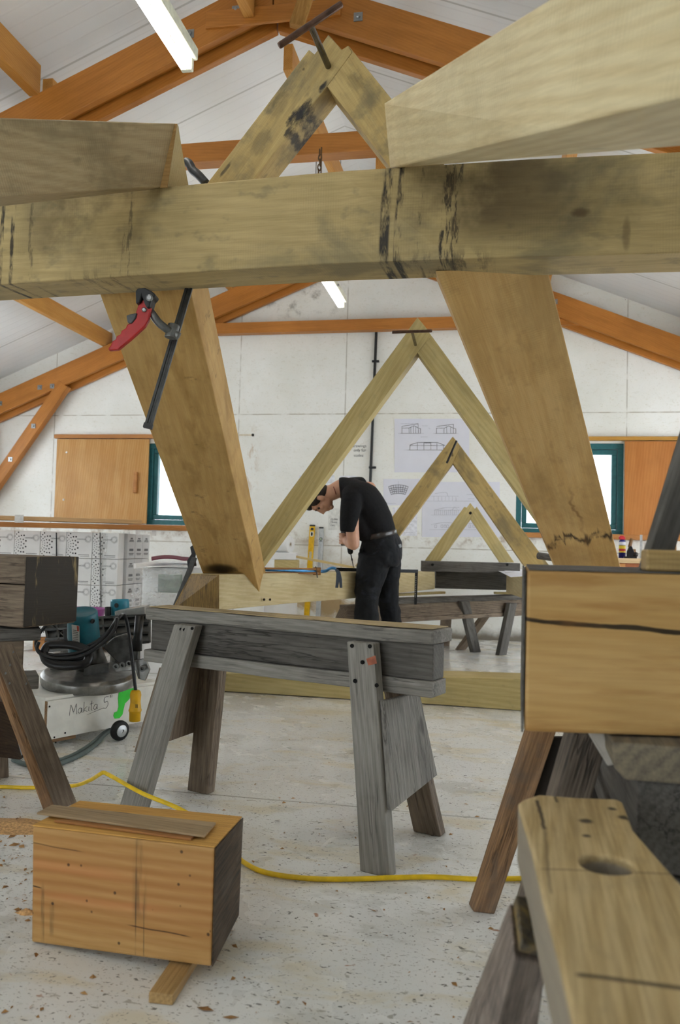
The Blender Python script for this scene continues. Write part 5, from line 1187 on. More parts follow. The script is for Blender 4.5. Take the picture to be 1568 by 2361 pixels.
crumple('shrink_wrap', sheet((P(225, 1228, dS - .07), P(300, 1226, dS + .30), P(298, 1400, dS + .30), P(230, 1425, dS - .07))), 24, 20, .012, 7, M_WRAP, 'clear shrink wrap hanging over the corner of the carton stack', 'plastic wrap')
# lower cartons with a sheet of card, cloth, and a plastic bag
pe_ = empty('low_carton', P(385, 1400, 5.6), 'low white carton with a card sheet on it, beside the tall stack', 'box')
a, b_ = P(330, 1308, 5.7), P(470, 1306, 5.7)
MB().prism([V((p.x, p.y, 0)) for p in (a, b_, b_ + FLAT * .4, a + FLAT * .4)], UP * a.z).build('carton_body', M_CART, pe_, frame(a, SIDE), .004)
MB().box(P(350, 1392, 5.69), .06, .002, .022, frame(V(), SIDE)).build('small_print', M_PRINT, pe_)
crumple('card_sheet', lambda u_, v_: P(308 + 155 * u_, 1311 - 12 * v_ - 6 * math.sin(u_ * 2.4), 5.55 + .45 * v_) + UP * .0, 16, 6, .004, 5, plain('card_white', 'e9e9e6', .5), 'curled white card sheet lying on the low carton', 'card', .004)
crumple('folded_cloth', lambda u_, v_: P(349 + 88 * u_, 1296 - 7 * v_ - 5 * math.sin(min(1, u_ * 1.25) * 3.0), 5.62 + .25 * v_) + UP * .014, 16, 6, .004, 12, plain('maroon_cloth', '6e3040', .8), 'folded maroon cloth on the white card sheet', 'cloth', .006)
crumple('plastic_bag', lambda u_, v_: P(304 + 120 * u_, 1325 + 85 * v_ - 28 * u_ * (1 - v_), 5.45 - .1 * math.sin(u_ * 3.1) * math.sin(v_ * 2.4)), 26, 20, .055, 7, M_WRAP, 'crumpled clear plastic bag hanging over the low carton', 'plastic bag')
tag(MB().prism([V((p.x, p.y, 0)) for p in (P(333, 1400, 5.62), P(415, 1400, 5.62), P(415, 1400, 5.66), P(333, 1400, 5.66))], UP * .55).build('green_board', plain('green_grey_board', '7f8f86', .5), None, None) if False else MB().box(P(392, 1345, 5.54), .16, .03, .125, frame(V(), SIDE)).build('grey_packet', plain('green_grey_packet', '8b988f', .5), None, None, .004), 'grey green packet inside the clear plastic bag', 'packet')
q = [P(336, 1366, 5.48), P(424, 1366, 5.48)]
lc2 = empty('low_carton', q[0], 'lowest white carton, under the crumpled clear plastic bag', 'box'); zl2 = q[0].z
MB().prism([V((p.x, p.y, 0)) for p in (q[0], q[1], q[1] + FLAT * .1, q[0] + FLAT * .1)], UP * zl2).build('carton_body', M_CART, lc2, frame(q[0], SIDE), .004)
# boards lying over the cartons
a, b_ = P(-40, 1208, 6.15), P(430, 1219, 6.75)
bd1 = tag(MB().bar(a, b_, .038, .20, UP).build('long_board', M_TRIM, None, xframe(a, b_), .003), 'long pale board lying over the top of the white cartons, lower of two', 'board', 'boards on the cartons')
a, b_ = P(-40, 1204, 6.20), P(330, 1206, 6.62)
a2, b2 = P(-40, 1193, 6.20), P(325, 1204, 6.62)
bd2 = tag(MB().bar(a2, b2, .034, .16, UP).build('long_board', wood('board_pale', 'd9b584', 'c39a66', fine=.2), None, xframe(a2, b2), .003), 'pale knotty board with clear tape round it, uppermost over the white cartons', 'board', 'boards on the cartons')
M_CLT = plain('clear_tape', 'd5d2cc', .3)
for x, y, d_, w_ in ((54, 1197, 6.18, 20), (326, 1224, 6.62, 11), (362, 1227, 6.7, 10)):
    q = P(x, y, d_); k = d_ / FPX
    MB().box(q - FLAT * (.083 if x == 54 else .103), w_ * k, .004, 18 * k, frame(V(), SIDE)).build('tape_strip', M_CLT, bd2 if x == 54 else bd1)
# ------------------------------------------------------------------ drawings pinned on the end wall
M_PAPER = plain('blue_white_paper', 'dfe0ea', .7, var=.02, sc=4); M_INKD = plain('drawing_ink', '3a3a42', .8); M_INKL = plain('faint_ink', 'a9a9b4', .8)
Dp = D - .004
def sheet_paper(x0, y0, x1, y1, label, lines=(), faint=(), mat=None, name='wall_drawing'):
    a = [W(x0, y0, Dp), W(x1, y0, Dp), W(x1, y1, Dp), W(x0, y1, Dp)]
    o = MB().prism(a, (0, .002, 0)).build(name, mat or M_PAPER, None, None); tag(o, label, 'drawing', 'papers pinned on the end wall')
    for segs, m, r, nm in ((lines, M_INKD, .0042, 'ink_lines'), (faint, M_INKL, .003, 'faint_lines')):
        if not segs: continue
        mb = MB()
        for s_ in segs:
            for p, q in zip(s_, s_[1:]):
                a_, b_ = W(*p, Dp - .001), W(*q, Dp - .001)
                if (a_ - b_).length > 1e-4: mb.bar(a_, b_, r if len(s_) > 2 else r * .8, .0008, (b_ - a_).cross(V((0, 1, 0))))
        mb.build(nm, m, o, None, weld=False)
    return o
Z4_ = lambda pts: [(880 + x / 4.9, 940 + y / 4.9) for x, y in pts]
L1 = [Z4_(s_) for s_ in (
    [(230, 290), (230, 230), (310, 230), (365, 202), (415, 230), (415, 290)], [(310, 230), (310, 290)], [(215, 290), (445, 290)], [(415, 230), (440, 238), (440, 290)], [(330, 290), (330, 222)], [(358, 290), (358, 205)], [(385, 290), (385, 215)], [(230, 230), (230, 210), (412, 182), (412, 230)],
    [(620, 290), (620, 230), (705, 232)], [(705, 290), (705, 232), (760, 205), (810, 232), (810, 290)], [(605, 290), (845, 290)], [(620, 212), (810, 186), (810, 232)], [(810, 232), (838, 238), (838, 290)], [(735, 290), (735, 220)], [(780, 290), (780, 218)],
    [(320, 478), (320, 422), (405, 393), (630, 393), (712, 425), (698, 430), (698, 478)], [(300, 478), (700, 478)], [(320, 428), (700, 428)], [(403, 395), (403, 478)], [(478, 425), (478, 398), (556, 398), (556, 425)], [(478, 428), (478, 478)], [(556, 428), (556, 478)], [(625, 395), (625, 478)])]
F1 = [Z4_(s_) for s_ in ([(215, 180), (420, 180)], [(455, 205), (520, 205)], [(530, 230), (550, 240)], [(190, 290), (475, 290)], [(580, 292), (870, 292)], [(250, 478), (320, 478)], [(440, 330), (520, 330)])]
sheet_paper(909.6, 965.5, 1082, 1089, 'large drawing sheet with three dark house sections, topmost on the end wall', L1, F1)
L2 = []
import cmath
def arc(r, a0, a1, n=8): return [(188 + r * 1.0 * math.sin(a0 + (a1 - a0) * k / n), 1190 - r * math.cos(a0 + (a1 - a0) * k / n)) for k in range(n + 1)]
for r in (318, 290, 270, 248, 222): L2.append(Z4_(arc(r, -.36, .36)))
for a_ in (-.36, -.27, -.18, -.09, 0, .09, .18, .27, .36): L2.append(Z4_([(188 + 222 * math.sin(a_), 1190 - 222 * math.cos(a_)), (188 + 318 * math.sin(a_), 1190 - 318 * math.cos(a_))]))
sheet_paper(884, 1104, 968, 1165, 'small drawing sheet with a fan shaped plan, just behind the back of the man', L2, [Z4_(s_) for s_ in ([(190, 830), (190, 880)], [(40, 1080), (160, 1082)])])
F3 = [Z4_(s_) for s_ in ([(560, 1000), (870, 1000)], [(600, 970), (720, 955), (745, 970), (745, 1000)], [(590, 1000), (590, 1050)], [(500, 1055), (1050, 1055)], [(960, 980), (1060, 985)], [(970, 1030), (1050, 1030)], [(590, 1158), (900, 1158)], [(600, 1155), (720, 1128), (880, 1128)], [(795, 1158), (825, 1120), (858, 1150)], [(560, 1213), (900, 1213)],
    [(560, 1320), (680, 1298), (1080, 1310)], [(540, 1378), (1080, 1378)]) ] + [Z4_([(x, 1160), (x, 1212)]) for x in range(600, 880, 22)] + [Z4_([(x, 1325), (x + 22, 1325), (x + 22, 1355), (x, 1355), (x, 1325)]) for x in (600, 670, 705, 735, 985, 1030)] + [Z4_([(x, 1005), (x, 1050)]) for x in range(640, 860, 40)]
sheet_paper(973, 1111, 1152.5, 1238, 'largest pale drawing sheet with faint elevations, behind the smallest peaked frames', (), F3)
sheet_paper(905, 1170, 961.6, 1235.5, 'plain pale sheet at the belt of the man, beside the largest drawing sheet', (), [[(915, 1210), (950, 1210)], [(930, 1228), (958, 1228)]], plain('pale_sheet', 'e6e7ee', .7))
sheet_paper(783, 1097, 823, 1118, 'small pale sheet showing above the shoulders of the man', (), [[(806, 1101), (820, 1101)], [(806, 1104), (820, 1104)]], plain('pale_sheet2', 'e2e4ea', .7))
sheet_paper(690, 1096, 772, 1130, 'pale sheet between the tall frame leg and the neck of the man', (), [[(755, 1112), (768, 1112)]], plain('pale_sheet3', 'dfe3e8', .7))
nt_ = sheet_paper(757, 1172, 792, 1222, 'note sheet with handwriting below the face of the man', (), (), plain('note_paper', 'dcdcd6', .7), 'wall_note')
def wtext(txt, x, y, size, mat, par, name='lettering'):
    q = W(x, y, D - .0065); return text_obj(txt, size, Matrix.Translation(q) @ Matrix.Rotation(PI / 2, 4, 'X'), mat, par, name)
for i, t_ in enumerate(('codes', 'Note', 'rev')): wtext(t_, 762, 1199 + i * 7, .034, M_INKD, nt_)
hw_ = empty('wall_writing', W(830, 1038, D - .002), 'pencil handwriting reading drawings only for codes on the white wall', 'handwriting')
for t_, x, y in (('drawings', 812, 1031), ('only for', 815, 1041), ('codes', 816, 1053)): wtext(t_, x, y, .042, plain('pencil', '4b4b48', .8), hw_)
# ------------------------------------------------------------------ things leaning at the end wall
M_LVY = plain('level_yellow', 'e0b312', .4); M_LVG = plain('level_grey', 'b9bcbc', .35, .4)
def level(xt, yt, xb, yb, w_px, mat, label, yel):
    a = W(xt, yt, D - .025); b_ = W(xb, yb, D - .16); dd = (b_ - a); b_ = a + dd * ((a.z - .004) / (a.z - b_.z)); w_ = w_px / 226
    e = empty('spirit_level', b_, label, 'spirit level', 'spirit levels')
    x_ = (b_ - a).normalized(); sd_ = V((1, 0, 0)); sd_ = (sd_ - x_ * sd_.dot(x_)).normalized(); nn_ = x_.cross(sd_); nn_ = nn_ if nn_.y < 0 else -nn_
    mb = MB(); mb.bar(a, b_, w_ * .86, .012, sd_); mb.bar(a + sd_ * w_ * .43, b_ + sd_ * w_ * .43, .008, .024, sd_); mb.bar(a - sd_ * w_ * .43, b_ - sd_ * w_ * .43, .008, .024, sd_)
    mb.build('level_body', mat, e, xframe(a, b_), .002, weld=False)
    MB().bar(a - x_ * .012, a + x_ * .004, w_, .027, sd_).build('end_cap', M_BLKP, e, None, .002); MB().bar(b_ - x_ * .02, b_, w_, .027, sd_).build('end_cap', M_BLKP, e, None, .002)
    L_ = (b_ - a).length
    def at(k): return a + x_ * k + nn_ * .0068
    if yel:
        MB().prism([at(.02) + sd_ * -.014, at(.02) + sd_ * .014, at(.045) + sd_ * .016, at(.045) - sd_ * .016], nn_ * .001).build('black_mark', M_BLKP, e)
        MB().bar(at(.06), at(.11), .034, .002, sd_).build('white_label', plain('label_w', 'e6e6dc', .5), e, None, .0)
        MB().bar(at(.068) + nn_ * .001, at(.102) + nn_ * .001, .02, .002, sd_).build('black_mark', M_BLKP, e)
        for k in (.27, .72): MB().bar(at(k), at(k + .07), .026, .002, sd_).build('hand_slot', plain('slot', 'c9c0a0', .6), e)
    else:
        MB().lathe([(.018, 0), (.018, .003), (.012, .003), (.012, .001)], at(.115), nn_, 18).build('vial', M_BLKP, e); MB().lathe([(.011, .0), (.011, .003)], at(.115), nn_, 14).build('vial_glass', plain('vial', 'a9b79a', .2), e)
        MB().bar(at(.137), at(.142), w_ * .95, .002, sd_).build('black_mark', M_BLKP, e)
    return e
level(720.5, 1213, 707, 1421, 12.5, M_LVY, 'yellow spirit level leaning against the end wall', True)
level(741, 1218, 733.5, 1425, 10.5, M_LVG, 'grey spirit level leaning against the end wall beside the yellow one', False)
tag(MB().bar(P(648, 1277, 7.55), P(818, 1309, 7.3), .022, .012, UP).build('thin_lath', wood('lath', 'dcc48c', 'c7ab70'), None, None, .001), 'thin pale lath crossing in front of the spirit levels', 'lath')
# paper roll on a stack of boards
c_ = P(670, 1255, 7.5); rl = empty('paper_roll', c_, 'white paper roll lying on the pile behind the long plate', 'paper roll'); k = FPX / 7.5
MB().lathe([(.018, 0), (19 / k, 0), (19 / k, .26), (.018, .26), (.018, 0)], c_ , (FLAT * .5 - SIDE), 32).build('paper', plain('roll_white', 'e8e8e6', .7, var=.02), rl, None, 0)
MB().lathe([(.018, .002), (.022, -.001), (.022, .27), (.014, .27), (.014, -.001)], c_, (FLAT * .5 - SIDE), 20).build('core', plain('core_brown', '8d7a60', .8), rl)
pb_ = empty('material_pile', P(650, 1340, 7.6), 'pile of boards and white packets behind the long plate, carrying the paper roll', 'pile')
ztp = c_.z - 19 / k
MB().box(V((*(P(655, 1300, 7.62)).xy, ztp - .035)), .24, .3, .066, frame(V(), SIDE)).build('white_packet', M_CART, pb_, None, .006)
MB().box(V((*(P(662, 1300, 7.62)).xy, ztp - .13)), .22, .3, .12, frame(V(), SIDE)).build('wood_offcuts', M_OAKF, pb_, None, .006)
MB().box(V((*(P(650, 1300, 7.66)).xy, (ztp - .19) / 2)), .3, .3, ztp - .19, frame(V(), SIDE)).build('carton', M_CART, pb_, None, .004)
# crowbar clamped between sticks on the plate
M_BLUE = plain('blue_bar', '4a86b8', .3, .5, var=.2); dcb = 5.25
cbr = empty('wrecking_bar', P(740, 1316, dcb), 'blue wrecking bar with a forked claw hanging over the side of the long plate', 'wrecking bar')
pts = [P(600, 1313, 4.95), P(690, 1316, 5.10), P(740, 1317.5, dcb), P(752, 1316, dcb), P(760, 1311, dcb - .02), P(767, 1309.5, dcb - .04), P(774, 1311, dcb - .05)]
MB().tube(smooth(pts, 4), .0105, 10).build('bar', M_BLUE, cbr, None, 0, True)
dk = plain('claw_steel', '4d5563', .3, .8)
cl_ = [(770, 1309), (779, 1312), (785, 1319), (788.5, 1335), (789.5, 1355), (783.5, 1355.5), (782, 1342), (779.5, 1355.5), (773, 1355), (775, 1335), (775.5, 1322)]
MB().prism([P(x, y, dcb - .05 - (y - 1310) * .0006) for x, y in cl_], FLAT * .012).build('forked_claw', dk, cbr, None, .002)
for y0, y1, lb in ((1310.5, 1311.5, 'upper of the two slim sticks clamped along the blue bar'), (1321, 1320.5, 'lower of the two slim sticks clamped along the blue bar')):
    a, b_ = P(611, y0, 4.94), P(738, y1 + 1, 5.22)
    tag(MB().bar(a, b_, .012, .02, UP).build('clamp_stick', wood('stick_brown', 'a9793f', '85582a'), None, xframe(a, b_), .001), lb, 'stick', 'clamp sticks')
a = P(735, 1317, 5.2); bo_ = empty('clamp_bolt', a, 'small bolt with block joining the two slim sticks near the blue bar', 'bolt')
MB().tube([P(728, 1306, 5.19), P(732, 1332, 5.19)], .004, 8).build('bolt', M_GUN, bo_); MB().box(P(731, 1317, 5.215), .05, .02, .05, frame(V(), SIDE)).build('block', wood('block_b', 'a87a42', '8a5f30'), bo_, None, .003)
# framing square hanging on the plate behind the man
M_SQ = plain('black_square', '232527', .5, .4)
fs = empty('framing_square', P(960, 1316, 6.35), 'black perforated framing square hanging over the long plate behind the man', 'framing square')
MB().prism([P(x, y, d_) for x, y, d_ in ((775, 1309, 5.85), (964, 1313.5, 6.25), (964, 1320.5, 6.25), (775, 1316.5, 5.85))], UP * -.002 + FLAT * .003).build('long_arm', M_SQ, fs)
ar = MB().prism([P(x, y, 6.25 - .0) for x, y in ((957, 1314), (964, 1314), (961, 1394), (955, 1394))], FLAT * .003).build('short_arm', M_SQ, fs)
mb = MB()
for i in range(12):
    y = 1330 + i * 4.2; mb.lathe([(.0035, 0), (.0035, .001)], P(959.6 - (y - 1314) * .03, y, 6.245), -FLAT, 8)
mb.build('perforations', plain('perf', 'b9b9b0', .7), ar, weld=False)
# papers on the other plate
pp = empty('paper_drawings', P(1180, 1320, 6.6), 'loose white drawings lying on the end of the oak plate beside the big orange block', 'papers')
zq = .53 + .185
for i, c4 in enumerate((((1148, 1316), (1200, 1316), (1212, 1328), (1178, 1331)), ((1160, 1312.5), (1212, 1313), (1216, 1326), (1172, 1326)))):
    q = [G(x, y, .718 + .004 * i) for x, y in c4]
    for p in q: pass
    MB().prism(q, UP * .002).build('sheet', plain('sheet_w%d' % i, 'e6e8f2', .6, var=.02), pp)
MB().bar(G(1165, 1321, .726), G(1185, 1318, .726), .004, .001, SIDE).build('ink_lines', M_LIGHTP, pp)
# ------------------------------------------------------------------ workbench corner by the window
zb_ = W(1450, 1287, 7.7).z
bx0, bx1 = W(1415, 1287, 7.7).x, W(1640, 1287, 7.7).x
wbn = empty('workbench', ((bx0 + bx1) / 2, 7.8, 0), 'workbench under the reddish shutter, mostly hidden by the orange block', 'workbench')
MB().box(((bx0 + bx1) / 2, 7.86, zb_ - .022), bx1 - bx0, .56, .044).build('bench_top', wood('bench_top', 'd9c09a', 'bd9d70'), wbn, None, .004)
MB().box(((bx0 + bx1) / 2, 7.62, zb_ - .12), bx1 - bx0, .03, .15).build('apron', wood('bench_red', 'a96a45', '86482c'), wbn)
for x in (bx0 + .05, bx1 - .05):
    for y in (7.62, 8.08): MB().box((x, y, (zb_ - .05) / 2), .07, .07, zb_ - .05).build('leg', M_TRIM, wbn)
q = W(1434.5, 1274, 7.75); q.z = zb_; r = .030
can = empty('spray_can', q, 'blue and yellow spray can with a red cap on the workbench', 'spray can')
MB().lathe([(r, 0), (r, .15), (r * .8, .165), (r * .4, .17)], q, UP, 24).build('can_body', plain('can_blue', '2c2f7a', .3), can, None, 0, True)
MB().lathe([(r * 1.01, .05), (r * 1.01, .115)], q, UP, 24).build('yellow_band', plain('can_yellow', 'dfc531', .35), can) 
MB().lathe([(r * 1.02, .062), (r * 1.02, .085)], q, UP, 24).build('red_band', plain('can_red', 'b4332c', .35), can)
MB().lathe([(r * 1.015, .12), (r * 1.015, .148)], q, UP, 24).build('white_band', plain('can_white', 'd9d9e2', .35), can)
MB().prism([q + V((x, -.016, z)) for x, z in ((-.028, .168), (.026, .168), (.026, .19), (.008, .205), (-.02, .205), (-.03, .192))], (0, .032, 0)).build('red_cap', plain('cap_red', 'c03038', .35), can, None, .005)
q = W(1453, 1284, 7.66); q.z = zb_
hp_ = empty('hand_plane', q, 'dark iron hand plane with a wooden handle standing on the workbench', 'hand plane')
MB().box(q + UP * .008, .11, .055, .016).build('sole', plain('plane_iron', '3a3a3c', .3, .8), hp_, None, .003)
MB().prism([q + V((x, -.02, z)) for x, z in ((-.03, .016), (.03, .016), (.035, .05), (.012, .11), (-.01, .11), (-.028, .06))], (0, .04, 0)).build('frog', plain('plane_dark', '242426', .35, .6), hp_, None, .004)
MB().tube([q + V((-.005, 0, .10)), q + V((.012, 0, .18))], [.016, .014], 12).build('handle', wood('plane_handle', '8a6844', '5f4228'), hp_)
MB().ball(q + V((.045, -.01, .035)), .024, nu=14, nv=8).build('knob', plain('plane_knob', '1e1c1b', .3), hp_, None, 0, True)
q = W(1461, 1262, 7.9); q.z = zb_; o = MB().tube([q, q + UP * .085], [.022, .020], 14).build('wood_jar', wood('jar', '9c7d54', '7b5c38'), None, None); tag(o, 'small round wooden pot behind the hand plane', 'pot')
q = W(1478, 1280, 7.9); q.z = zb_; tag(MB().box(q + UP * .11, .022, .006, .22).build('steel_rule', M_LVG, None, None), 'grey steel rule standing upright on the workbench behind the slanted post', 'rule')
q = W(1556, 1278, 7.7); q.z = zb_
chs = empty('chisel', q, 'wooden handled chisel standing on the workbench past the slanted post', 'chisel')
MB().tube([q + UP * .03, q + UP * .05, q + UP * .10, q + UP * .135], [.010, .014, .015, .012], 12).build('handle', wood('chisel_h', '8c6a40', '6b4c2a'), chs, None, 0, True)
MB().lathe([(.012, 0), (.011, .03)], q, UP, 12).build('ferrule', M_STEEL, chs); MB().lathe([(.012, .135), (.012, .155)], q, UP, 12).build('steel_cap', M_STEEL, chs)
MB().bar(P(1425, 1303, 7.35), P(1490, 1298, 7.4), .05, .06, UP).build('side_timber', M_GREYD, wbn, None, .004)
# ------------------------------------------------------------------ the man with the drill
def J(x, y, dd=0): return P(x, y, 5.75 + dd)
M_SKIN = plain('skin', 'c99a80', .5, var=.06, sc=20); M_HAIR = plain('dark_hair', '2c241f', .6, var=.3, sc=200)
M_SHIRT = plain('black_shirt', '18181a', .85, spec=.2, var=.2, sc=60)
def trouser_mat():
    b = NB('black_trousers'); v = b.obj(); n_ = b.noise(b.mapv(v, (1, 1, .6)), 9, 5, .65, .6)
    col = b.mix(b.ss(n_, .55, .72), rgb('15171b'), rgb('2b3038')); return b.bsdf(col, .75, 0, .25, bump=n_, bs=.5, bd=.012)
M_TROU = trouser_mat()
man = empty('person', V((*J(870, 1300).xy, 0)), 'person in black T-shirt and black trousers bending over and drilling, seen from the side', 'person')
u_, f_, s_ = -SIDE, (-UP + SIDE * .06).normalized(), -FLAT
u_ = (u_ - f_ * u_.dot(f_)).normalized()
Hc = J(733, 1150, -.0); HR = Matrix((u_, f_, s_)).transposed()
def H(a, b_, c_=0): return Hc + u_ * a + f_ * b_ + s_ * c_
bd = MB()
bd.ball(H(.022, -.010), .088, .092, .074, HR); bd.ball(H(-.045, .028), .062, .056, .056, HR); bd.ball(H(-.092, .060), .020, .022, .024, HR)
bd.ball(H(.018, .072), .020, .014, .050, HR); bd.ball(H(-.03, .052), .03, .032, .056, HR)
bd.ball(H(-.018, .078), .034, .020, .014, HR); bd.tube([H(.008, .078), H(-.020, .094), H(-.034, .103), H(-.042, .090)], [.009, .011, .0125, .012], 10); bd.ball(H(-.040, .092), .009, .010, .017, HR); bd.ball(H(-.05, .072), .03, .022, .036, HR)
bd.ball(H(-.066, .084), .0065, .008, .022, HR); bd.ball(H(-.076, .082), .007, .008, .019, HR)
for q in (-1, 1): bd.ball(H(-.026, .000, q * .078), .031, .019, .011, HR); bd.ball(H(-.016, -.004, q * .085), .021, .015, .009, HR)
bd.tube([H(-.03, -.03), J(764, 1136), J(782, 1127), J(800, 1128)], [.058, .058, .064, .09], 18)
# torso core inside the shirt, pelvis and legs inside the trousers
bd.tube([J(876, 1262), J(872, 1225), J(853, 1182), J(830, 1150), J(806, 1132)], [(.15, .12), (.145, .10), (.165, .115), (.18, .12), (.16, .085)], 20, up=FLAT)
for pts, rs in (([J(866, 1285, -.09), J(848, 1385, -.11), J(846, 1440, -.11), J(842, 1525, -.11)], [.085, .056, .058, .042]), ([J(890, 1285, .09), J(893, 1385, .10), J(903, 1440, .10), J(905, 1520, .10)], [.085, .055, .056, .042])): bd.tube(pts, rs, 14)
# near arm
SH, EL, WR = J(812, 1152, -.185), J(815, 1254, -.20), J(799, 1246, -.045)
bd.tube(smooth([SH, J(811, 1200, -.2), EL], 3), [.058, .056, .053, .05, .047, .046, .044], 14); bd.ball(EL, .043)
bd.tube([EL, EL.lerp(WR, .35), WR], [.043, .045, .031], 14)
PM = J(793.5, 1243, -.03)
bd.ball(PM, .026, .020, .042, frame(V(), SIDE)); bd.tube([WR, PM], [.029, .026], 12)
def finger(pts, r): bd.tube(smooth(pts, 3), [r * (1 - .25 * i / (3 * (len(pts) - 1))) for i in range(3 * (len(pts) - 1) + 1)], 8); bd.ball(pts[-1], r * .74, nu=8, nv=6)
GX = 791.5
for i, (y, L_) in enumerate(((1231, .92), (1238, 1.0), (1245, .96), (1252, .8))):
    finger([J(796, y + 1, -.035), J(788.5, y, -.040), J(783.6, y, -.018 + .004 * i), J(785.0, y + .5, .008), J(789.5, y + 1, .022 * L_)], .0095)
finger([J(798, 1240, -.02), J(798.5, 1232, .012), J(794, 1228, .026), J(788, 1229, .026)], .0105)
# far arm: elbow raised behind the shoulder, hand pressing the drill from above
S2, E2, W2 = J(806, 1124, .17), J(854, 1124, .30), J(808, 1190, .13)
bd.tube([S2, S2.lerp(E2, .5), E2], [.058, .05, .043], 14); bd.ball(E2, .041); bd.tube([E2, E2.lerp(W2, .35), W2], [.042, .044, .03], 14)
P2 = J(800, 1202, .06); bd.tube([W2, P2], [.028, .026], 12); bd.ball(P2, .036, .03, .022, frame(V(), SIDE))
for i in range(4): finger([J(803 - i * 4.5, 1201, .05), J(801 - i * 4.5, 1198, .015), J(800 - i * 4.4, 1203, -.016), J(800 - i * 4.2, 1210, -.024)], .0095)
finger([J(806, 1204, .05), J(810, 1210, .02), J(808, 1216, .0)], .0105)
remesh(bd.build('body', M_SKIN, man, frame(J(850, 1250), UP, SIDE), 0, True, weld=False), .0045, 3, .45)
# face details
for q in (-1, 1):
    MB().ball(H(-.004, .067, q * .030), .0105, nu=10, nv=8).build('eye', plain('eye', '3a2f2a', .3), man, None, 0, True)
    MB().tube([H(.014, .086, q * .014), H(.018, .085, q * .032), H(.012, .078, q * .046)], [.0025, .0035, .002], 6).build('eyebrow', M_HAIR, man, None, 0, True)
hr_ = MB(); hr_.ball(H(.030, -.022), .090, .094, .080, HR); hr_.ball(H(-.030, -.055), .062, .050, .066, HR)
for q in (-1, 1): hr_.ball(H(.030, -.012, q * .040), .068, .070, .043, HR); hr_.ball(H(-.035, -.045, q * .035), .035, .04, .04, HR)
hr_.ball(H(.064, .050), .035, .034, .055, HR)
h_ = remesh(hr_.build('hair', M_HAIR, man, None, 0, True, weld=False), .005, 2, .4)
# T-shirt
ts_ = MB()
ts_.tube(smooth([J(876, 1238), J(870, 1214), J(854, 1181), J(834, 1152), J(811, 1134), J(792, 1123), J(782, 1122)], 3),
         [(.170, .120)] * 2 + [(.172, .122)] * 2 + [(.180, .130)] * 2 + [(.19, .135)] * 2 + [(.20, .136)] * 2 + [(.20, .125), (.205, .112), (.20, .100), (.18, .092), (.15, .082), (.12, .074), (.095, .070), (.078, .066), (.07, .062)], 28, up=FLAT)
ts_.tube(smooth([J(812, 1172, -.06), J(828, 1205, -.04), J(852, 1238, -.02)], 3), [(.12, .085), (.125, .088), (.13, .088), (.135, .085), (.135, .08), (.13, .075), (.12, .06)], 20, up=FLAT)
for pts, rs in (([J(815, 1142, -.12), J(810, 1162, -.185), J(805, 1196, -.205), J(803, 1226, -.205)], [.085, .080, .066, .057]), ([J(808, 1126, .12), J(816, 1121, .19), J(836, 1117, .25)], [.08, .070, .058])):
    ts_.tube(smooth(pts, 3), [rs[0] + (rs[-1] - rs[0]) * i / (3 * (len(pts) - 1)) for i in range(3 * (len(pts) - 1) + 1)], 18)
o = remesh(ts_.build('t_shirt', M_SHIRT, man, frame(J(840, 1170), UP, SIDE), 0, True, weld=False), .008, 4, .5)
# trousers
tr_ = MB()
tr_.tube(smooth([J(875, 1231), J(878, 1252), J(879, 1276), J(876, 1300)], 3), [(.168, .119), (.172, .126), (.176, .136), (.178, .146), (.18, .150), (.18, .152), (.18, .150), (.178, .148), (.172, .142), (.165, .13)], 28, up=FLAT)
for pts, rs in (([J(866, 1282, -.085), J(858, 1315, -.09), J(849, 1355, -.105), J(846, 1388, -.11), J(845, 1425, -.11), J(844, 1480, -.11), J(841, 1532, -.11)], [(.095, .125), (.092, .110), (.085, .094), (.080, .081), (.084, .088), (.080, .086), (.078, .088)]),
                ([J(888, 1282, .085), J(893, 1315, .09), J(894, 1355, .10), J(896, 1388, .105), J(902, 1425, .105), J(905, 1480, .105), J(906, 1526, .105)], [(.095, .118), (.092, .098), (.083, .082), (.078, .074), (.080, .074), (.078, .080), (.076, .084)])):
    rr_ = []
    for i in range(len(rs) - 1):
        for k in range(3): rr_.append(tuple(a + (b_ - a) * k / 3 + (.003 * math.sin(i * 3 + k * 2.1) if i > 1 else 0) for a, b_ in zip(rs[i], rs[i + 1])))
    rr_.append(rs[-1]); tr_.tube(smooth(pts, 3), rr_, 22, up=FLAT)
o = remesh(tr_.build('trousers', M_TROU, man, frame(J(875, 1340), UP, SIDE), 0, True, weld=False), .009, 4, .5)
dm = bpy.data.textures.new('folds', 'CLOUDS'); dm.noise_scale = .06
dsp = o.modifiers.new('folds', 'DISPLACE'); dsp.texture = dm; dsp.strength = .016; dsp.mid_level = .5
MB().tube([J(876.5, 1238.5), J(875.5, 1234), J(874.6, 1229.5), J(874, 1226)], [(.176, .124), (.178, .126), (.178, .126), (.176, .124)], 36, up=FLAT).build('belt', plain('belt_leather', '2a2523', .3, spec=.6), man, None, 0, True)
MB().prism([J(918, 1256, -.115), J(923, 1254, -.09), J(924.5, 1261, -.09), J(921, 1263, -.115)], SIDE * .006).build('pocket_tag', plain('pocket_tag', '8a8f94', .6), man)
MB().prism([J(829.5, 1265, -.12), J(838, 1262, -.12), J(836, 1277, -.12), J(829, 1275, -.12)], FLAT * .1).build('tool_pouch', M_SHIRT, man, None, .008)
MB().tube([J(769, 1122, -.05), J(772, 1130, -.068), J(775, 1140, -.06)], .003, 6).build('neck_cord', plain('cord_red', '7a3a2c', .6), man)
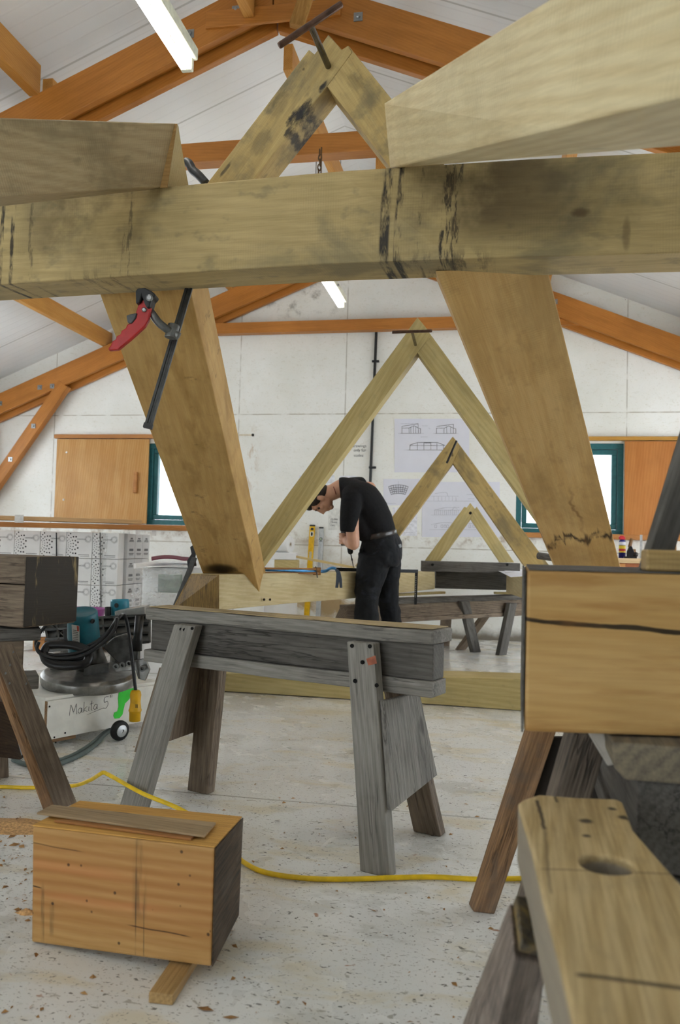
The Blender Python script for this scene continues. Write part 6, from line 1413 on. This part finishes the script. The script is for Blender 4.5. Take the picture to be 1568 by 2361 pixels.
for q, x in ((-.11, 838), (.105, 904)):
    b0 = V((*J(x, 1540, q).xy, 0)); sm = MB()
    sm.ball(b0 - SIDE * .10 + UP * .045, .10, .048, .045, frame(V(), SIDE)); sm.ball(b0 + SIDE * .03 + UP * .05, .075, .045, .05, frame(V(), SIDE)); sm.tube([b0 + UP * .04, b0 + UP * .14], .048, 14); sm.box(b0 - SIDE * .05 + UP * .012, .26, .085, .022, frame(V(), SIDE))
    remesh(sm.build('shoe', plain('work_shoe', '26211d', .6), man, None, 0, True, weld=False), .008, 2)
# drill
dr_ = empty('power_drill', J(800, 1240, .0), 'black hand drill with a long bit held in the hands of the man', 'drill')
t_, c1, c2, c3 = J(815.5, 1309, .0), J(808.5, 1276, .0), J(806, 1258, .0), J(797, 1213, .0)
ax_ = (t_ - c1).normalized()
MB().lathe([(.012, 0), (.017, .006), (.02, .02), (.02, .045), (.015, .058), (.008, .062)], c2, c1 - c2, 18).build('chuck', M_BLKP, dr_, None, 0, True)
MB().lathe([(.0185, 0), (.0185, .008)], c1 - (c1 - c2).normalized() * .018, c1 - c2, 18).build('chuck_ring', M_STEEL, dr_)
MB().tube([c1, c1.lerp(t_, .35), c1.lerp(t_, .36), c1.lerp(t_, .5), c1.lerp(t_, .51), t_], [.004, .004, .0065, .0065, .003, .003], 8).build('drill_bit', M_GUN, dr_)
MB().tube([c2, c2.lerp(c3, .3), c3], [.022, .032, .030], 16).build('drill_body', M_BLKP, dr_)
MB().tube([J(GX, 1224, .0), J(GX, 1258, .0)], .0175, 12).build('drill_grip', plain('grip_grey', '3a3b3c', .5), dr_)
MB().tube([J(GX, 1226, 0), J(799, 1224, 0)], .014, 10).build('grip_neck', M_BLKP, dr_)
# ------------------------------------------------------------------ daylight
w = bpy.data.worlds.new('overcast'); SC.world = w; w.use_nodes = True; nt = w.node_tree; nt.nodes.clear()
bg = nt.nodes.new('ShaderNodeBackground'); bg.inputs[0].default_value = (.88, .945, 1, 1); bg.inputs[1].default_value = 4.4
wo_ = nt.nodes.new('ShaderNodeOutputWorld'); nt.links.new(bg.outputs[0], wo_.inputs[0])
def portal_(c_, sx, sy, direc):
    l = bpy.data.lights.new('daylight_portal', 'AREA'); l.shape = 'RECTANGLE'; l.size = sx; l.size_y = sy; l.cycles.is_portal = True
    o = bpy.data.objects.new('daylight_portal', l); COL.objects.link(o); o.location = c_; o.rotation_euler = V(direc).to_track_quat('-Z', 'Y').to_euler()
portal_(((ox0 + ox1) / 2, YB, oz / 2), ox1 - ox0, oz, (0, 1, 0))
for h in (H1, H2): portal_(((h[0] + h[1]) / 2, D + .15, (h[2] + h[3]) / 2), h[1] - h[0], h[3] - h[2], (0, -1, 0))
portal_((XR + .1, (OPR[0] + OPR[1]) / 2, OPR[3] / 2), OPR[3], OPR[1] - OPR[0], (-1, 0, 0)); portal_((XL - .1, (OPL[0] + OPL[1]) / 2, (OPL[2] + OPL[3]) / 2), OPL[3] - OPL[2], OPL[1] - OPL[0], (1, 0, 0))
vs = SC.view_settings; vs.view_transform = 'Standard'; vs.look = 'None'; vs.gamma = 1; vs.exposure = 0.3; vs.use_curve_mapping = False
SC.cycles.use_denoising = True; SC.cycles.max_bounces = 7; SC.cycles.diffuse_bounces = 4; SC.cycles.glossy_bounces = 3; SC.cycles.transparent_max_bounces = 8
SC.cycles.use_adaptive_sampling = True; SC.cycles.adaptive_threshold = 0.2; SC.cycles.adaptive_min_samples = 8; SC.cycles.time_limit = 900
SC.cycles.caustics_reflective = False; SC.cycles.caustics_refractive = False; SC.cycles.sample_clamp_indirect = 8
